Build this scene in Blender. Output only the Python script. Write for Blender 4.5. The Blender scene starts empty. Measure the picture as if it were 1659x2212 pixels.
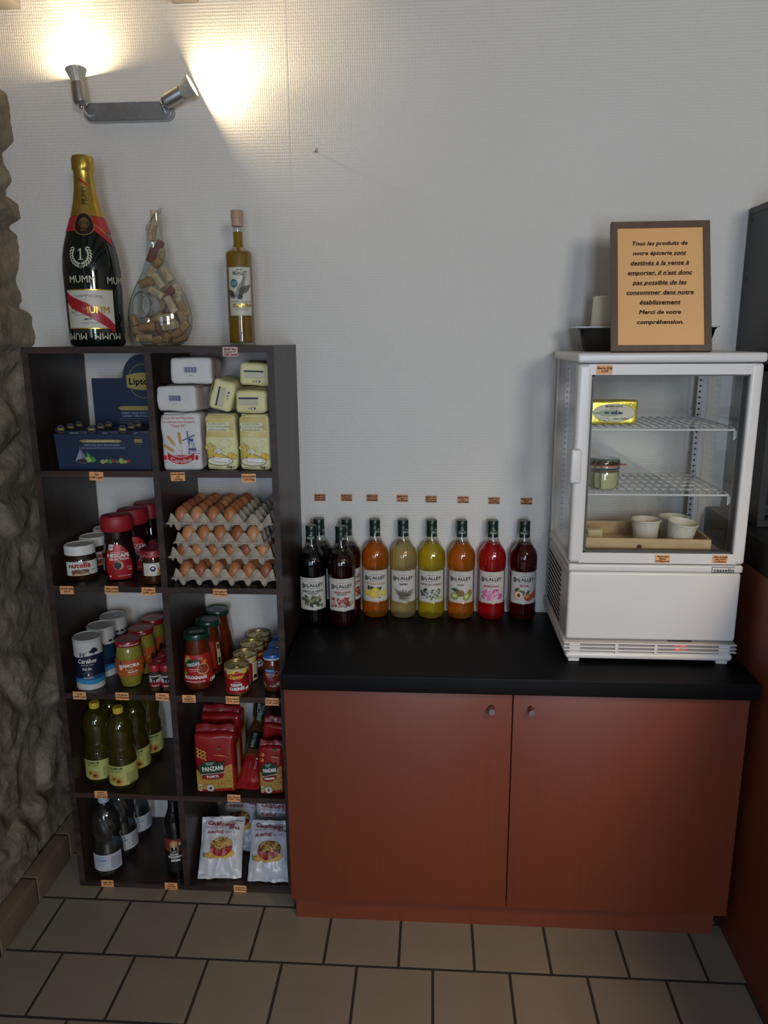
import bpy, bmesh, math, random
from mathutils import Vector, Matrix, noise, Euler
random.seed(7)
PI = math.pi
sin, cos = math.sin, math.cos
SC = bpy.context.scene
COL = SC.collection

# ------------------------------------------------------------------ camera, world, lights, exposure
W_, H_ = 1659, 2212
cam_d = bpy.data.cameras.new('camera')
cam = bpy.data.objects.new('camera', cam_d)
COL.objects.link(cam)
SC.camera = cam
cam_d.sensor_fit = 'VERTICAL'
cam_d.sensor_height = 36.0
cam_d.lens = 1631.73 / H_ * 36.0
cam_d.clip_start = 0.02
RT = Vector((0.99796581, 0.06343805, -0.0063126))
DN = Vector((0.00805513, -0.22370105, -0.97462452))
FW = Vector((-0.06324041, 0.9725911, -0.223757))
m3 = Matrix((RT, -DN, -FW)).transposed()
cam.matrix_world = Matrix.Translation((0, 0, 1.65)) @ m3.to_4x4()

SC.view_settings.view_transform = 'Standard'
SC.view_settings.look = 'None'
SC.view_settings.gamma = 1.0
SC.view_settings.use_curve_mapping = False
SC.view_settings.exposure = 0.0
SC.cycles.max_bounces = 10
SC.cycles.transparent_max_bounces = 24
SC.cycles.transmission_bounces = 10
SC.cycles.sample_clamp_indirect = 4.0

wd = bpy.data.worlds.new('world')
SC.world = wd
wd.use_nodes = True
wd.node_tree.nodes['Background'].inputs[0].default_value = (0.62, 0.74, 1.0, 1)
wd.node_tree.nodes['Background'].inputs[1].default_value = 0.30

def area(name, loc, target, sx, sy, power, col, spread=180):
    d = bpy.data.lights.new(name, 'AREA')
    d.shape = 'RECTANGLE'; d.size = sx; d.size_y = sy
    d.energy = power; d.color = col; d.spread = math.radians(spread)
    o = bpy.data.objects.new(name, d); COL.objects.link(o)
    o.location = loc
    o.rotation_euler = (Vector(target) - Vector(loc)).to_track_quat('-Z', 'Y').to_euler()
    return o
# daylight through the two rear windows, and the warm ceiling lamp of the room
area('daylight_window_high', (1.45, -2.75, 2.25), (1.15, 2.3, 1.4), 0.75, 0.75, 64, (1.0, 0.96, 0.90))
area('daylight_window_tall', (-1.02, -2.78, 1.35), (-0.9, 0, 1.30), 0.55, 1.5, 10, (0.62, 0.77, 1.0))
area('daylight_door_pane', (0.35, -2.78, 1.45), (0.30, 0, 1.42), 0.6, 1.5, 66, (0.66, 0.80, 1.0))
area('ceiling_lamp_glow', (1.25, -0.25, 2.55), (0.78, 1.55, 0.1), 0.45, 0.45, 5.2, (1.0, 0.74, 0.42), 62)

# ------------------------------------------------------------------ materials
def lin(h):
    h = h.lstrip('#')
    c = [int(h[i:i+2], 16) / 255 for i in (0, 2, 4)]
    return [x / 12.92 if x <= 0.04045 else ((x + 0.055) / 1.055) ** 2.4 for x in c] + [1]
_m = {}
def M(h, rough=0.55, metal=0.0, coat=0.0, emit=None, es=1.0):
    k = (h, rough, metal, coat, emit, es)
    if k in _m: return _m[k]
    m = bpy.data.materials.new('surface_' + h.lstrip('#')); m.use_nodes = True
    b = m.node_tree.nodes['Principled BSDF']
    b.inputs['Base Color'].default_value = lin(h)
    b.inputs['Roughness'].default_value = rough
    b.inputs['Metallic'].default_value = metal
    b.inputs['Coat Weight'].default_value = coat
    b.inputs['Coat Roughness'].default_value = 0.06
    if emit:
        b.inputs['Emission Color'].default_value = lin(emit)
        b.inputs['Emission Strength'].default_value = es
    _m[k] = m
    return m
class NT:
    def __init__(s, name):
        s.m = bpy.data.materials.new(name); s.m.use_nodes = True
        s.t = s.m.node_tree; s.b = s.t.nodes['Principled BSDF']; s.out = s.t.nodes['Material Output']
    def n(s, ty, **kw):
        x = s.t.nodes.new(ty)
        for k, v in kw.items():
            if k.startswith('i_'):
                kk = k[2:].replace('_', ' ')
                x.inputs[int(kk) if kk.isdigit() else kk].default_value = v
            else: setattr(x, k, v)
        return x
    def l(s, a, b): s.t.links.new(a, b)
    def math(s, op, a, b=None, c=None):
        x = s.n('ShaderNodeMath', operation=op)
        for i, v in enumerate((a, b, c)):
            if v is None: continue
            if isinstance(v, (int, float)): x.inputs[i].default_value = v
            else: s.l(v, x.inputs[i])
        return x.outputs[0]
    def coords(s, scale=(1, 1, 1), kind='Object'):
        tc = s.n('ShaderNodeTexCoord'); mp = s.n('ShaderNodeMapping')
        mp.inputs['Scale'].default_value = scale
        s.l(tc.outputs[kind], mp.inputs['Vector'])
        return mp.outputs[0]
    def noise(s, vec, scale, detail=4, rough=.55):
        x = s.n('ShaderNodeTexNoise'); x.inputs['Scale'].default_value = scale
        x.inputs['Detail'].default_value = detail; x.inputs['Roughness'].default_value = rough
        s.l(vec, x.inputs['Vector']); return x.outputs['Fac']
    def ramp(s, fac, stops):
        x = s.n('ShaderNodeValToRGB'); e = x.color_ramp.elements
        while len(e) < len(stops): e.new(0.5)
        for el, (p, c) in zip(e, stops): el.position = p; el.color = lin(c) if isinstance(c, str) else c
        s.l(fac, x.inputs[0]); return x.outputs[0]
    def bump(s, h, strength, dist):
        x = s.n('ShaderNodeBump'); x.inputs['Strength'].default_value = strength
        x.inputs['Distance'].default_value = dist
        s.l(h, x.inputs['Height']); s.l(x.outputs[0], s.b.inputs['Normal']); return x

def wall_mat():
    t = NT('embossed_wallpaper'); v = t.coords(); sp = t.n('ShaderNodeSeparateXYZ'); t.l(v, sp.inputs[0])
    n1 = t.noise(v, 160, 2); n2 = t.noise(t.coords((1, 1, 1.7)), 300, 2)
    wob = t.math('MULTIPLY', n1, 2.4)
    hz = t.math('SINE', t.math('ADD', t.math('MULTIPLY', sp.outputs[2], 2 * PI / 0.0085), wob))
    hx = t.math('SINE', t.math('ADD', t.math('MULTIPLY', sp.outputs[0], 2 * PI / 0.0062), t.math('MULTIPLY', n1, 3.4)))
    h = t.math('ADD', t.math('MULTIPLY', hz, .42), t.math('MULTIPLY', hx, .26))
    h = t.math('ADD', h, t.math('MULTIPLY', n2, 1.8))
    t.bump(h, 0.5, 0.0011)
    t.l(t.ramp(t.noise(v, 1.3, 2), [(0.3, '#d3cfc8'), (0.7, '#dad6d0')]), t.b.inputs['Base Color'])
    t.b.inputs['Roughness'].default_value = 0.55
    return t.m
def wood_dark(name, c0, c1, scale, rough, bump=.12):
    t = NT(name); v = t.coords(scale)
    n = t.noise(v, 5, 7, .65)
    t.l(t.ramp(n, [(.32, c0), (.68, c1)]), t.b.inputs['Base Color'])
    t.b.inputs['Roughness'].default_value = rough
    t.bump(n, bump, 0.002)
    return t.m
def floor_mat():
    t = NT('floor_tiles'); tc = t.n('ShaderNodeTexCoord'); sp = t.n('ShaderNodeSeparateXYZ'); t.l(tc.outputs['Object'], sp.inputs[0])
    P = 0.204
    ry = t.math('DIVIDE', t.math('SUBTRACT', sp.outputs[1], 1.7045), P)
    row = t.math('FLOOR', ry); fy = t.math('SUBTRACT', ry, row)
    odd = t.math('ABSOLUTE', t.math('MODULO', row, 2))
    rx = t.math('DIVIDE', t.math('ADD', t.math('ADD', sp.outputs[0], 0.080), t.math('MULTIPLY', odd, 0.112)), P)
    colm = t.math('FLOOR', rx); fx = t.math('SUBTRACT', rx, colm)
    def edge(f): return t.math('MINIMUM', f, t.math('SUBTRACT', 1.0, f))
    d = t.math('MINIMUM', edge(fx), edge(fy))
    nz = t.noise(tc.outputs['Object'], 60, 3)
    d = t.math('ADD', d, t.math('MULTIPLY', t.math('SUBTRACT', nz, .5), .006))
    mk = t.n('ShaderNodeMapRange'); mk.inputs[1].default_value = 0.015; mk.inputs[2].default_value = 0.021
    t.l(d, mk.inputs[0])
    cmb = t.n('ShaderNodeCombineXYZ'); t.l(colm, cmb.inputs[0]); t.l(row, cmb.inputs[1])
    wn = t.n('ShaderNodeTexWhiteNoise'); t.l(cmb.outputs[0], wn.inputs[0])
    n2 = t.noise(tc.outputs['Object'], 9, 5)
    f = t.math('ADD', t.math('MULTIPLY', wn.outputs[0], .35), t.math('MULTIPLY', n2, .65))
    tile = t.ramp(f, [(.2, '#80766a'), (.8, '#8f8577')])
    mx = t.n('ShaderNodeMix', data_type='RGBA'); t.l(mk.outputs[0], mx.inputs[0])
    mx.inputs[6].default_value = lin('#2b2723'); t.l(tile, mx.inputs[7])
    t.l(mx.outputs[2], t.b.inputs['Base Color'])
    rr = t.n('ShaderNodeMapRange'); rr.inputs[3].default_value = .85; rr.inputs[4].default_value = .42
    t.l(mk.outputs[0], rr.inputs[0]); t.l(rr.outputs[0], t.b.inputs['Roughness'])
    hh = t.math('ADD', mk.outputs[0], t.math('MULTIPLY', n2, .12))
    t.bump(hh, .5, .003)
    return t.m
def stone_mat():
    t = NT('rubble_stone'); v = t.coords()
    n = t.noise(v, 7, 8, .65); n2 = t.noise(v, 45, 6, .7)
    f = t.math('ADD', t.math('MULTIPLY', n, .75), t.math('MULTIPLY', n2, .25))
    t.l(t.ramp(f, [(.26, '#463e33'), (.42, '#776c5a'), (.58, '#968974'), (.78, '#aea38f')]), t.b.inputs['Base Color'])
    t.b.inputs['Roughness'].default_value = .85
    t.bump(t.math('ADD', n, n2), .8, .012)
    return t.m
def plain_noise(name, c0, c1, s, rough=.6, bump=0.0, dist=.002, metal=0, stretch=(1, 1, 1)):
    t = NT(name); v = t.coords(stretch); n = t.noise(v, s, 5, .6)
    t.l(t.ramp(n, [(.3, c0), (.7, c1)]), t.b.inputs['Base Color'])
    t.b.inputs['Roughness'].default_value = rough; t.b.inputs['Metallic'].default_value = metal
    if bump: t.bump(n, bump, dist)
    return t.m
def thin_glass(name, tint='#f4f8f6', refl=1.0, rough=0.02, ior=1.5):
    t = NT(name); t.t.nodes.remove(t.b)
    tr = t.n('ShaderNodeBsdfTransparent'); tr.inputs[0].default_value = lin(tint)
    gl = t.n('ShaderNodeBsdfGlossy'); gl.inputs['Roughness'].default_value = rough
    fr = t.n('ShaderNodeFresnel'); ge = t.n('ShaderNodeNewGeometry')
    t.l(t.math('ADD', ior, t.math('MULTIPLY', ge.outputs['Backfacing'], 1 / ior - ior)), fr.inputs[0])
    f = t.math('MULTIPLY', fr.outputs[0], refl); f.node.use_clamp = True
    mx = t.n('ShaderNodeMixShader'); t.l(f, mx.inputs[0]); t.l(tr.outputs[0], mx.inputs[1]); t.l(gl.outputs[0], mx.inputs[2])
    t.l(mx.outputs[0], t.out.inputs[0])
    return t.m
def liquid(name, c, thin=.35, body=.25, ior=1.33):
    t = NT(name); t.t.nodes.remove(t.b)
    rf = t.n('ShaderNodeBsdfRefraction'); rf.inputs[0].default_value = lin(c); rf.inputs['IOR'].default_value = ior; rf.inputs['Roughness'].default_value = .03
    tp = t.n('ShaderNodeBsdfTransparent'); tp.inputs[0].default_value = lin(c)
    tl = t.n('ShaderNodeBsdfTranslucent'); tl.inputs[0].default_value = lin(c)
    df = t.n('ShaderNodeBsdfDiffuse'); df.inputs[0].default_value = lin(c)
    gl = t.n('ShaderNodeBsdfGlossy'); gl.inputs['Roughness'].default_value = .05
    fr = t.n('ShaderNodeFresnel'); ge = t.n('ShaderNodeNewGeometry')
    t.l(t.math('ADD', 1.35, t.math('MULTIPLY', ge.outputs['Backfacing'], 1 / 1.35 - 1.35)), fr.inputs[0])
    def mix(f, a, b):
        x = t.n('ShaderNodeMixShader')
        if isinstance(f, float): x.inputs[0].default_value = f
        else: t.l(f, x.inputs[0])
        t.l(a, x.inputs[1]); t.l(b, x.inputs[2]); return x.outputs[0]
    a = mix(thin, rf.outputs[0], tp.outputs[0])
    b = mix(.35, tl.outputs[0], df.outputs[0])
    c_ = mix(body, a, b)
    t.l(mix(fr.outputs[0], c_, gl.outputs[0]), t.out.inputs[0])
    return t.m

WALL = wall_mat()
SHELFW = wood_dark('dark_oak_laminate', '#1d1613', '#3a2a23', (3, 3, .35), .38)
SHELFE = wood_dark('dark_oak_edge', '#1a120f', '#44312a', (1.0, 6, 6), .5)
BLACKW = wood_dark('black_ash_laminate', '#060607', '#0e0e10', (.5, 7, 7), .5, .2)
BLACKP = wood_dark('black_side_panel', '#141518', '#1d1f23', (5, 5, .5), .4)
BROWN = wood_dark('terracotta_laminate', '#6c321d', '#713620', (22, 22, .6), .45, .04)
BLACKW.node_tree.nodes['Principled BSDF'].inputs['Specular IOR Level'].default_value = .18
FLOOR = floor_mat(); STONE = stone_mat()
GLASS = thin_glass('clear_glass', '#f2f6f5', 2.2); PLASTIC = thin_glass('clear_plastic', '#eef1ee', 1.3, .05, 1.55)
PANE = thin_glass('window_pane_glass', '#fcfdfd', 1.0, .01, 1.5)
WHITEP = M('#dcdad8', .35, coat=.15); 
CORK = plain_noise('cork', '#a5855f', '#caa97f', 130, .85, .5, .001)
PULP = plain_noise('egg_tray_pulp', '#9a8f7e', '#b3a896', 60, .95, .6, .001)
PAPER = M('#e6a56a', .6)
INK = M('#2a1a16', .6)
STEEL = M('#9a9a9c', .35, 1.0)
CHROME = M('#cfcfd2', .12, 1.0)

# ------------------------------------------------------------------ geometry helpers
class G:
    def __init__(s): s.v = []; s.f = []; s.mi = []; s.mats = []
    def mid(s, m):
        if m not in s.mats: s.mats.append(m)
        return s.mats.index(m)
    def add(s, vs, fs, m, T=None):
        o = len(s.v)
        if T is not None: vs = [T @ Vector(v) for v in vs]
        s.v += [tuple(v) for v in vs]
        k = s.mid(m)
        for f in fs: s.f.append(tuple(i + o for i in f)); s.mi.append(k)
    def box(s, x0, y0, z0, x1, y1, z1, m, T=None):
        v = [(x0, y0, z0), (x1, y0, z0), (x1, y1, z0), (x0, y1, z0), (x0, y0, z1), (x1, y0, z1), (x1, y1, z1), (x0, y1, z1)]
        s.add(v, [(0, 3, 2, 1), (4, 5, 6, 7), (0, 1, 5, 4), (1, 2, 6, 5), (2, 3, 7, 6), (3, 0, 4, 7)], m, T)
    def rbox(s, x0, y0, z0, x1, y1, z1, r, m, T=None, n=3, jig=0.0, res=1, seed=0, puff=0.0):
        """box with rounded edges; optional wrinkle noise"""
        hx, hy, hz = (x1 - x0) / 2, (y1 - y0) / 2, (z1 - z0) / 2
        c = Vector(((x0 + x1) / 2, (y0 + y1) / 2, (z0 + z1) / 2)); r = min(r, hx, hy, hz) * .999
        def ticks(h):
            a = [-h + r * (1 - cos(PI / 2 * i / n)) for i in range(n)] if r > 0 else []
            a = [-h + r * i / n for i in range(n)]
            mid = [(-h + r) + (2 * h - 2 * r) * i / res for i in range(res + 1)]
            b = [h - r + r * i / n for i in range(1, n + 1)]
            return a + mid + b
        ts = [ticks(hx), ticks(hy), ticks(hz)]; hs = (hx, hy, hz)
        idx = {}; vs = []; fs = []
        def vert(p):
            k = tuple(round(q, 7) for q in p)
            if k in idx: return idx[k]
            p = Vector(p)
            q = Vector([max(-h + r, min(h - r, a)) for a, h in zip(p, hs)])
            d = p - q
            if d.length > 1e-9: d = d.normalized() * r
            w = q + d
            if puff:
                e = (1 - (w.x / hx) ** 2) * (1 - (w.z / hz) ** 2)
                w = w + Vector((0, puff * e * (1 if w.y > 0 else -1) * min(1, abs(w.y) / hy), 0))
            if jig:
                w = w + jig * noise.noise_vector((w + Vector((seed * 3.1, seed, 0))) * 22)
                w.z = max(w.z, -hz)
            idx[k] = len(vs); vs.append(w + c); return idx[k]
        for ax in range(3):
            a, b = [(1, 2), (2, 0), (0, 1)][ax]
            for sg in (-1, 1):
                for i in range(len(ts[a]) - 1):
                    for j in range(len(ts[b]) - 1):
                        q = []
                        for (di, dj) in ((0, 0), (1, 0), (1, 1), (0, 1)):
                            p = [0, 0, 0]; p[ax] = sg * hs[ax]; p[a] = ts[a][i + di]; p[b] = ts[b][j + dj]
                            q.append(vert(p))
                        if sg < 0: q.reverse()
                        fs.append(q)
        s.add(vs, fs, m, T)
    def lathe(s, prof, m, seg=32, T=None, rib=None, yscale=1.0, cap=True, sq=None):
        """prof [(r,z)...] bottom to top; rib(z, theta) multiplies r"""
        vs = []; fs = []
        for (r, z) in prof:
            for i in range(seg):
                a = 2 * PI * i / seg
                rr = r * (rib(z, a) if rib else 1)
                vs.append((rr * cos(a), rr * sin(a) * yscale, z))
        for k in range(len(prof) - 1):
            for i in range(seg):
                j = (i + 1) % seg
                fs.append((k * seg + i, k * seg + j, (k + 1) * seg + j, (k + 1) * seg + i))
        if cap:
            if prof[0][0] > 1e-5: fs.append(tuple(range(seg - 1, -1, -1)))
            if prof[-1][0] > 1e-5: fs.append(tuple((len(prof) - 1) * seg + i for i in range(seg)))
        s.add(vs, fs, m, T)
    def cyl(s, p0, p1, r, m, seg=12, r1=None):
        p0 = Vector(p0); p1 = Vector(p1); d = p1 - p0
        T = Matrix.Translation(p0) @ d.to_track_quat('Z', 'Y').to_matrix().to_4x4()
        s.lathe([(r, 0), (r if r1 is None else r1, d.length)], m, seg, T)
    def tube(s, pts, r, m, seg=8, closed=False):
        pts = [Vector(p) for p in pts]; n = len(pts); vs = []; fs = []
        up = None
        for i, p in enumerate(pts):
            a = pts[(i - 1) % n] if (closed or i > 0) else p
            b = pts[(i + 1) % n] if (closed or i < n - 1) else p
            t = (b - a).normalized()
            if up is None:
                up = t.orthogonal().normalized()
            else:
                up = (up - t * up.dot(t))
                up = up.normalized() if up.length > 1e-6 else t.orthogonal().normalized()
            w = t.cross(up)
            for k in range(seg):
                q = 2 * PI * k / seg
                vs.append(p + r * (cos(q) * up + sin(q) * w))
        m_ = n if closed else n - 1
        for i in range(m_):
            for k in range(seg):
                l = (k + 1) % seg; j = (i + 1) % n
                fs.append((i * seg + k, i * seg + l, j * seg + l, j * seg + k))
        if not closed:
            fs.append(tuple(range(seg - 1, -1, -1))); fs.append(tuple((n - 1) * seg + k for k in range(seg)))
        s.add(vs, fs, m)
    def prism(s, pts, a0, a1, m, T=None, axis='y'):
        """2D outline (x,z) counter-clockwise seen from -y, extruded from y=a0 to y=a1"""
        n = len(pts)
        if axis == 'y': vs = [(x, a0, z) for x, z in pts] + [(x, a1, z) for x, z in pts]
        else: vs = [(x, y, a0) for x, y in pts] + [(x, y, a1) for x, y in pts]
        fs = [tuple(range(n)), tuple(range(2 * n - 1, n - 1, -1))]
        if axis != 'y': fs = [tuple(range(n - 1, -1, -1)), tuple(range(n, 2 * n))]
        for i in range(n):
            j = (i + 1) % n
            fs.append((i, i + n, j + n, j) if axis == 'y' else (i, j, j + n, i + n))
        s.add(vs, fs, m, T)
    def sphere(s, c, rx, ry, rz, m, seg=16, rings=10, shape=None):
        prof = []
        T = Matrix.Translation(c) @ Matrix.Diagonal((rx, ry, rz, 1))
        for k in range(rings + 1):
            a = -PI / 2 + PI * k / rings
            prof.append((max(0.0002, cos(a)) * (shape(sin(a)) if shape else 1), sin(a)))
        s.lathe(prof, m, seg, T)
    def grid(s, fn, nu, nv, m, flip=False):
        vs = [fn(i / nu, j / nv) for j in range(nv + 1) for i in range(nu + 1)]; fs = []
        for j in range(nv):
            for i in range(nu):
                a = j * (nu + 1) + i; q = (a, a + 1, a + nu + 2, a + nu + 1)
                fs.append(q[::-1] if flip else q)
        s.add(vs, fs, m)
    def build(s, name, parent=None, smooth=35, loc=None):
        me = bpy.data.meshes.new(name); me.from_pydata(s.v, [], s.f)
        for m in s.mats: me.materials.append(m)
        me.polygons.foreach_set('material_index', s.mi)
        if smooth:
            me.polygons.foreach_set('use_smooth', [True] * len(s.f))
            me.update()
            me.set_sharp_from_angle(angle=math.radians(smooth))
        me.update()
        o = bpy.data.objects.new(name, me); COL.objects.link(o)
        if parent is not None: o.parent = parent
        if loc: o.location = loc
        return o
def tag(o, label=None, cat=None, group=None, kind=None):
    if label: o['label'] = label
    if cat: o['category'] = cat
    if group: o['group'] = group
    if kind: o['kind'] = kind
    return o
def thing(name, label, cat, loc=(0, 0, 0), rotz=0.0, group=None, rot=None):
    o = bpy.data.objects.new(name, None); COL.objects.link(o); o.empty_display_size = .02
    o.location = loc; o.rotation_euler = rot if rot else (0, 0, rotz)
    return tag(o, label, cat, group)
def copy_thing(root, label, loc, rotz=None, group=None, rot=None, skip=()):
    r = root.copy(); COL.objects.link(r); r.location = loc
    if rotz is not None: r.rotation_euler = (0, 0, rotz)
    if rot is not None: r.rotation_euler = rot
    r['label'] = label
    if group: r['group'] = group
    def rec(a, b):
        for ch in a.children:
            if ch.name.split('.')[0] in skip: continue
            c = ch.copy(); COL.objects.link(c); c.parent = b; rec(ch, c)
    rec(root, r)
    return r
def one(g, name, label, cat, loc=None, rot=None, group=None, smooth=35):
    o = g.build(name, None, smooth)
    if loc: o.location = loc
    if rot: o.rotation_euler = rot
    return tag(o, label, cat, group)
def struct(g, name, smooth=35):
    o = g.build(name, None, smooth); o['kind'] = 'structure'; return o

# ------------------------------------------------------------------ printed matter: 2D drawings laid on a surface
_tx = {}
def text_geo(s):
    if s in _tx: return _tx[s]
    c = bpy.data.curves.new('t', 'FONT'); c.body = s; c.resolution_u = 2; c.align_x = 'LEFT'
    o = bpy.data.objects.new('t', c); me = o.to_mesh()
    vs = [(v.co.x, v.co.y) for v in me.vertices]; fs = [tuple(p.vertices) for p in me.polygons]
    o.to_mesh_clear(); bpy.data.objects.remove(o); bpy.data.curves.remove(c)
    xs = [v[0] for v in vs] or [0]; 
    _tx[s] = (vs, fs, min(xs), max(xs)); return _tx[s]
class Print:
    def __init__(s): s.sh = []; s.z = 0
    def raw(s, vs, fs, m): s.sh.append((vs, fs, m, s.z)); s.z += 1
    def poly(s, pts, m): s.raw(list(pts), [tuple(range(len(pts)))], m); return s
    def rect(s, x0, y0, x1, y1, m): return s.poly([(x0, y0), (x1, y0), (x1, y1), (x0, y1)], m)
    def ell(s, cx, cy, rx, ry, m, n=20, rot=0.0, a0=0.0, a1=2 * PI):
        pts = []
        for i in range(n):
            a = a0 + (a1 - a0) * i / (n if a1 - a0 > 6.28 else n - 1)
            x, y = rx * cos(a), ry * sin(a)
            pts.append((cx + x * cos(rot) - y * sin(rot), cy + x * sin(rot) + y * cos(rot)))
        return s.poly(pts, m)
    def line(s, pts, w, m, closed=False):
        n = len(pts); k = n if closed else n - 1; vs = []; fs = []
        for i in range(k):
            (x0, y0), (x1, y1) = pts[i], pts[(i + 1) % n]
            dx, dy = x1 - x0, y1 - y0; L = math.hypot(dx, dy) or 1e-9
            nx, ny = -dy / L * w / 2, dx / L * w / 2; ex, ey = dx / L * w * .3, dy / L * w * .3
            b = len(vs)
            vs += [(x0 - nx - ex, y0 - ny - ey), (x1 - nx + ex, y1 - ny + ey), (x1 + nx + ex, y1 + ny + ey), (x0 + nx - ex, y0 + ny - ey)]
            fs.append((b, b + 1, b + 2, b + 3))
        s.raw(vs, fs, m); return s
    def frame(s, x0, y0, x1, y1, w, m): return s.line([(x0, y0), (x1, y0), (x1, y1), (x0, y1)], w, m, True)
    def ring(s, cx, cy, rx, ry, w, m, n=20): return s.line([(cx + rx * cos(2 * PI * i / n), cy + ry * sin(2 * PI * i / n)) for i in range(n)], w, m, True)
    def text(s, t, cx, cy, h, m, w=None, shear=0.0, bold=0.0, rot=0.0, left=False, arc=0.0, wmax=None):
        vs, fs, a, b = text_geo(t)
        if not fs: return s
        k = h / 0.73; sx = k
        if w: sx = w / max(1e-6, (b - a))
        elif wmax and (b - a) * k > wmax: sx = wmax / (b - a)
        out = []
        for (x, y) in vs:
            u = (x - (a if left else (a + b) / 2)) * sx + y * k * shear; v = y * k - (0 if False else h / 2)
            if arc: v -= arc * u * u
            out.append((cx + u * cos(rot) - v * sin(rot), cy + u * sin(rot) + v * cos(rot)))
        if bold:
            n = len(out); vv = []; ff = []
            for q, (dx, dy) in enumerate(((-bold, 0), (bold, 0), (0, bold), (0, -bold))):
                vv += [(x + dx, y + dy) for x, y in out]; ff += [tuple(i + q * n for i in f) for f in fs]
            s.raw(vv, ff, m)
        else: s.raw(out, fs, m)
        return s
    def fine(s, x0, y0, x1, y1, n, m, w=.0006, seed=1):
        """rows of tiny illegible print as broken dashes"""
        r = random.Random(seed); vs = []; fs = []
        for i in range(n):
            y = y1 - (y1 - y0) * (i + .5) / n; x = x0
            while x < x1 - .001:
                L = min(r.uniform(.002, .006), x1 - x); b = len(vs)
                vs += [(x, y - w / 2), (x + L, y - w / 2), (x + L, y + w / 2), (x, y + w / 2)]; fs.append((b, b + 1, b + 2, b + 3)); x += L + .001
        s.raw(vs, fs, m); return s
    def build(s, name, parent, fn, du=None, dv=None, eps=.00012, base=.0003, clip=None):
        g = G()
        for vs, fs, m, z in s.sh:
            bm = bmesh.new()
            bv = [bm.verts.new((x, y, 0)) for x, y in vs]
            for f in fs:
                try:
                    fc = bm.faces.new([bv[i] for i in f])
                except ValueError: pass
            if clip:
                for (px, py, nx, ny) in clip:
                    bmesh.ops.bisect_plane(bm, geom=bm.verts[:] + bm.edges[:] + bm.faces[:], plane_co=(px, py, 0), plane_no=(nx, ny, 0), clear_outer=True)
            xs = [v.co.x for v in bm.verts]; ys = [v.co.y for v in bm.verts]
            if xs:
                for ax, d, arr in ((0, du, xs), (1, dv, ys)):
                    if not d: continue
                    k = math.ceil(min(arr) / d + 1e-6)
                    while k * d < max(arr) - 1e-6:
                        co = (k * d, 0, 0) if ax == 0 else (0, k * d, 0)
                        bmesh.ops.bisect_plane(bm, geom=bm.verts[:] + bm.edges[:] + bm.faces[:], plane_co=co, plane_no=(1, 0, 0) if ax == 0 else (0, 1, 0))
                        k += 1
            bm.normal_update()
            for f in bm.faces:
                if f.normal.z < 0: f.normal_flip()
            bm.verts.index_update()
            off = base + z * eps
            g.add([fn(v.co.x, v.co.y, off) for v in bm.verts], [tuple(v.index for v in f.verts) for f in bm.faces], m)
            bm.free()
        return g.build(name, parent, 0)
def flat(y=0.0, x=0.0, z=0.0, tilt=0.0):
    return lambda u, v, o: (x + u, y - o, z + v)
def flatx(sx, x, y0=0.0, z=0.0):
    """on a side plane; sx=-1 faces -x, u runs towards +... """
    return lambda u, v, o: (x + sx * o, y0 + (u if sx > 0 else -u), z + v)
def flatz(z, x=0.0, y=0.0): return lambda u, v, o: (x + u, y + v, z + o)
def rev(prof, a0=0.0, rref=None, z0=0.0, ys=1.0):
    pr = sorted([(z, r) for r, z in prof])
    def rad(z):
        if z <= pr[0][0]: return pr[0][1]
        for (z1, r1), (z2, r2) in zip(pr, pr[1:]):
            if z <= z2: return r1 + (r2 - r1) * (z - z1) / max(1e-9, z2 - z1)
        return pr[-1][1]
    R = rref or rad(z0)
    def fn(u, v, o):
        r = rad(z0 + v) + o; a = a0 + u / R
        return (r * sin(a), -r * cos(a) * ys, z0 + v)
    return fn
BLK = M('#15120f', .5); WHT = M('#e8e6e2', .5); RED = M('#b3121c', .4); GOLD = M('#c9a24a', .3, .7)
# ------------------------------------------------------------------ the room
WY = 2.296
g = G(); g.box(-1.40, -3.0, -.05, 3.1, WY + .1, 0, FLOOR); struct(g, 'floor', 0)
g = G(); g.box(-1.40, WY, 0, 3.1, WY + .12, 2.70, WALL); struct(g, 'wall_back', 0)
CEIL = M('#c9c5be', .8)
g = G(); g.box(-1.40, -3.0, 2.66, 3.1, WY + .1, 2.74, CEIL); struct(g, 'ceiling', 0)
PLAIN = M('#b9b2a6', .8)
g = G(); g.box(3.0, -3.0, 0, 3.12, WY, 2.66, PLAIN); struct(g, 'wall_right', 0)
g = G(); g.box(-1.40, -3.0, 0, -1.22, 0.55, 2.66, PLAIN); struct(g, 'wall_left', 0)
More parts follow.
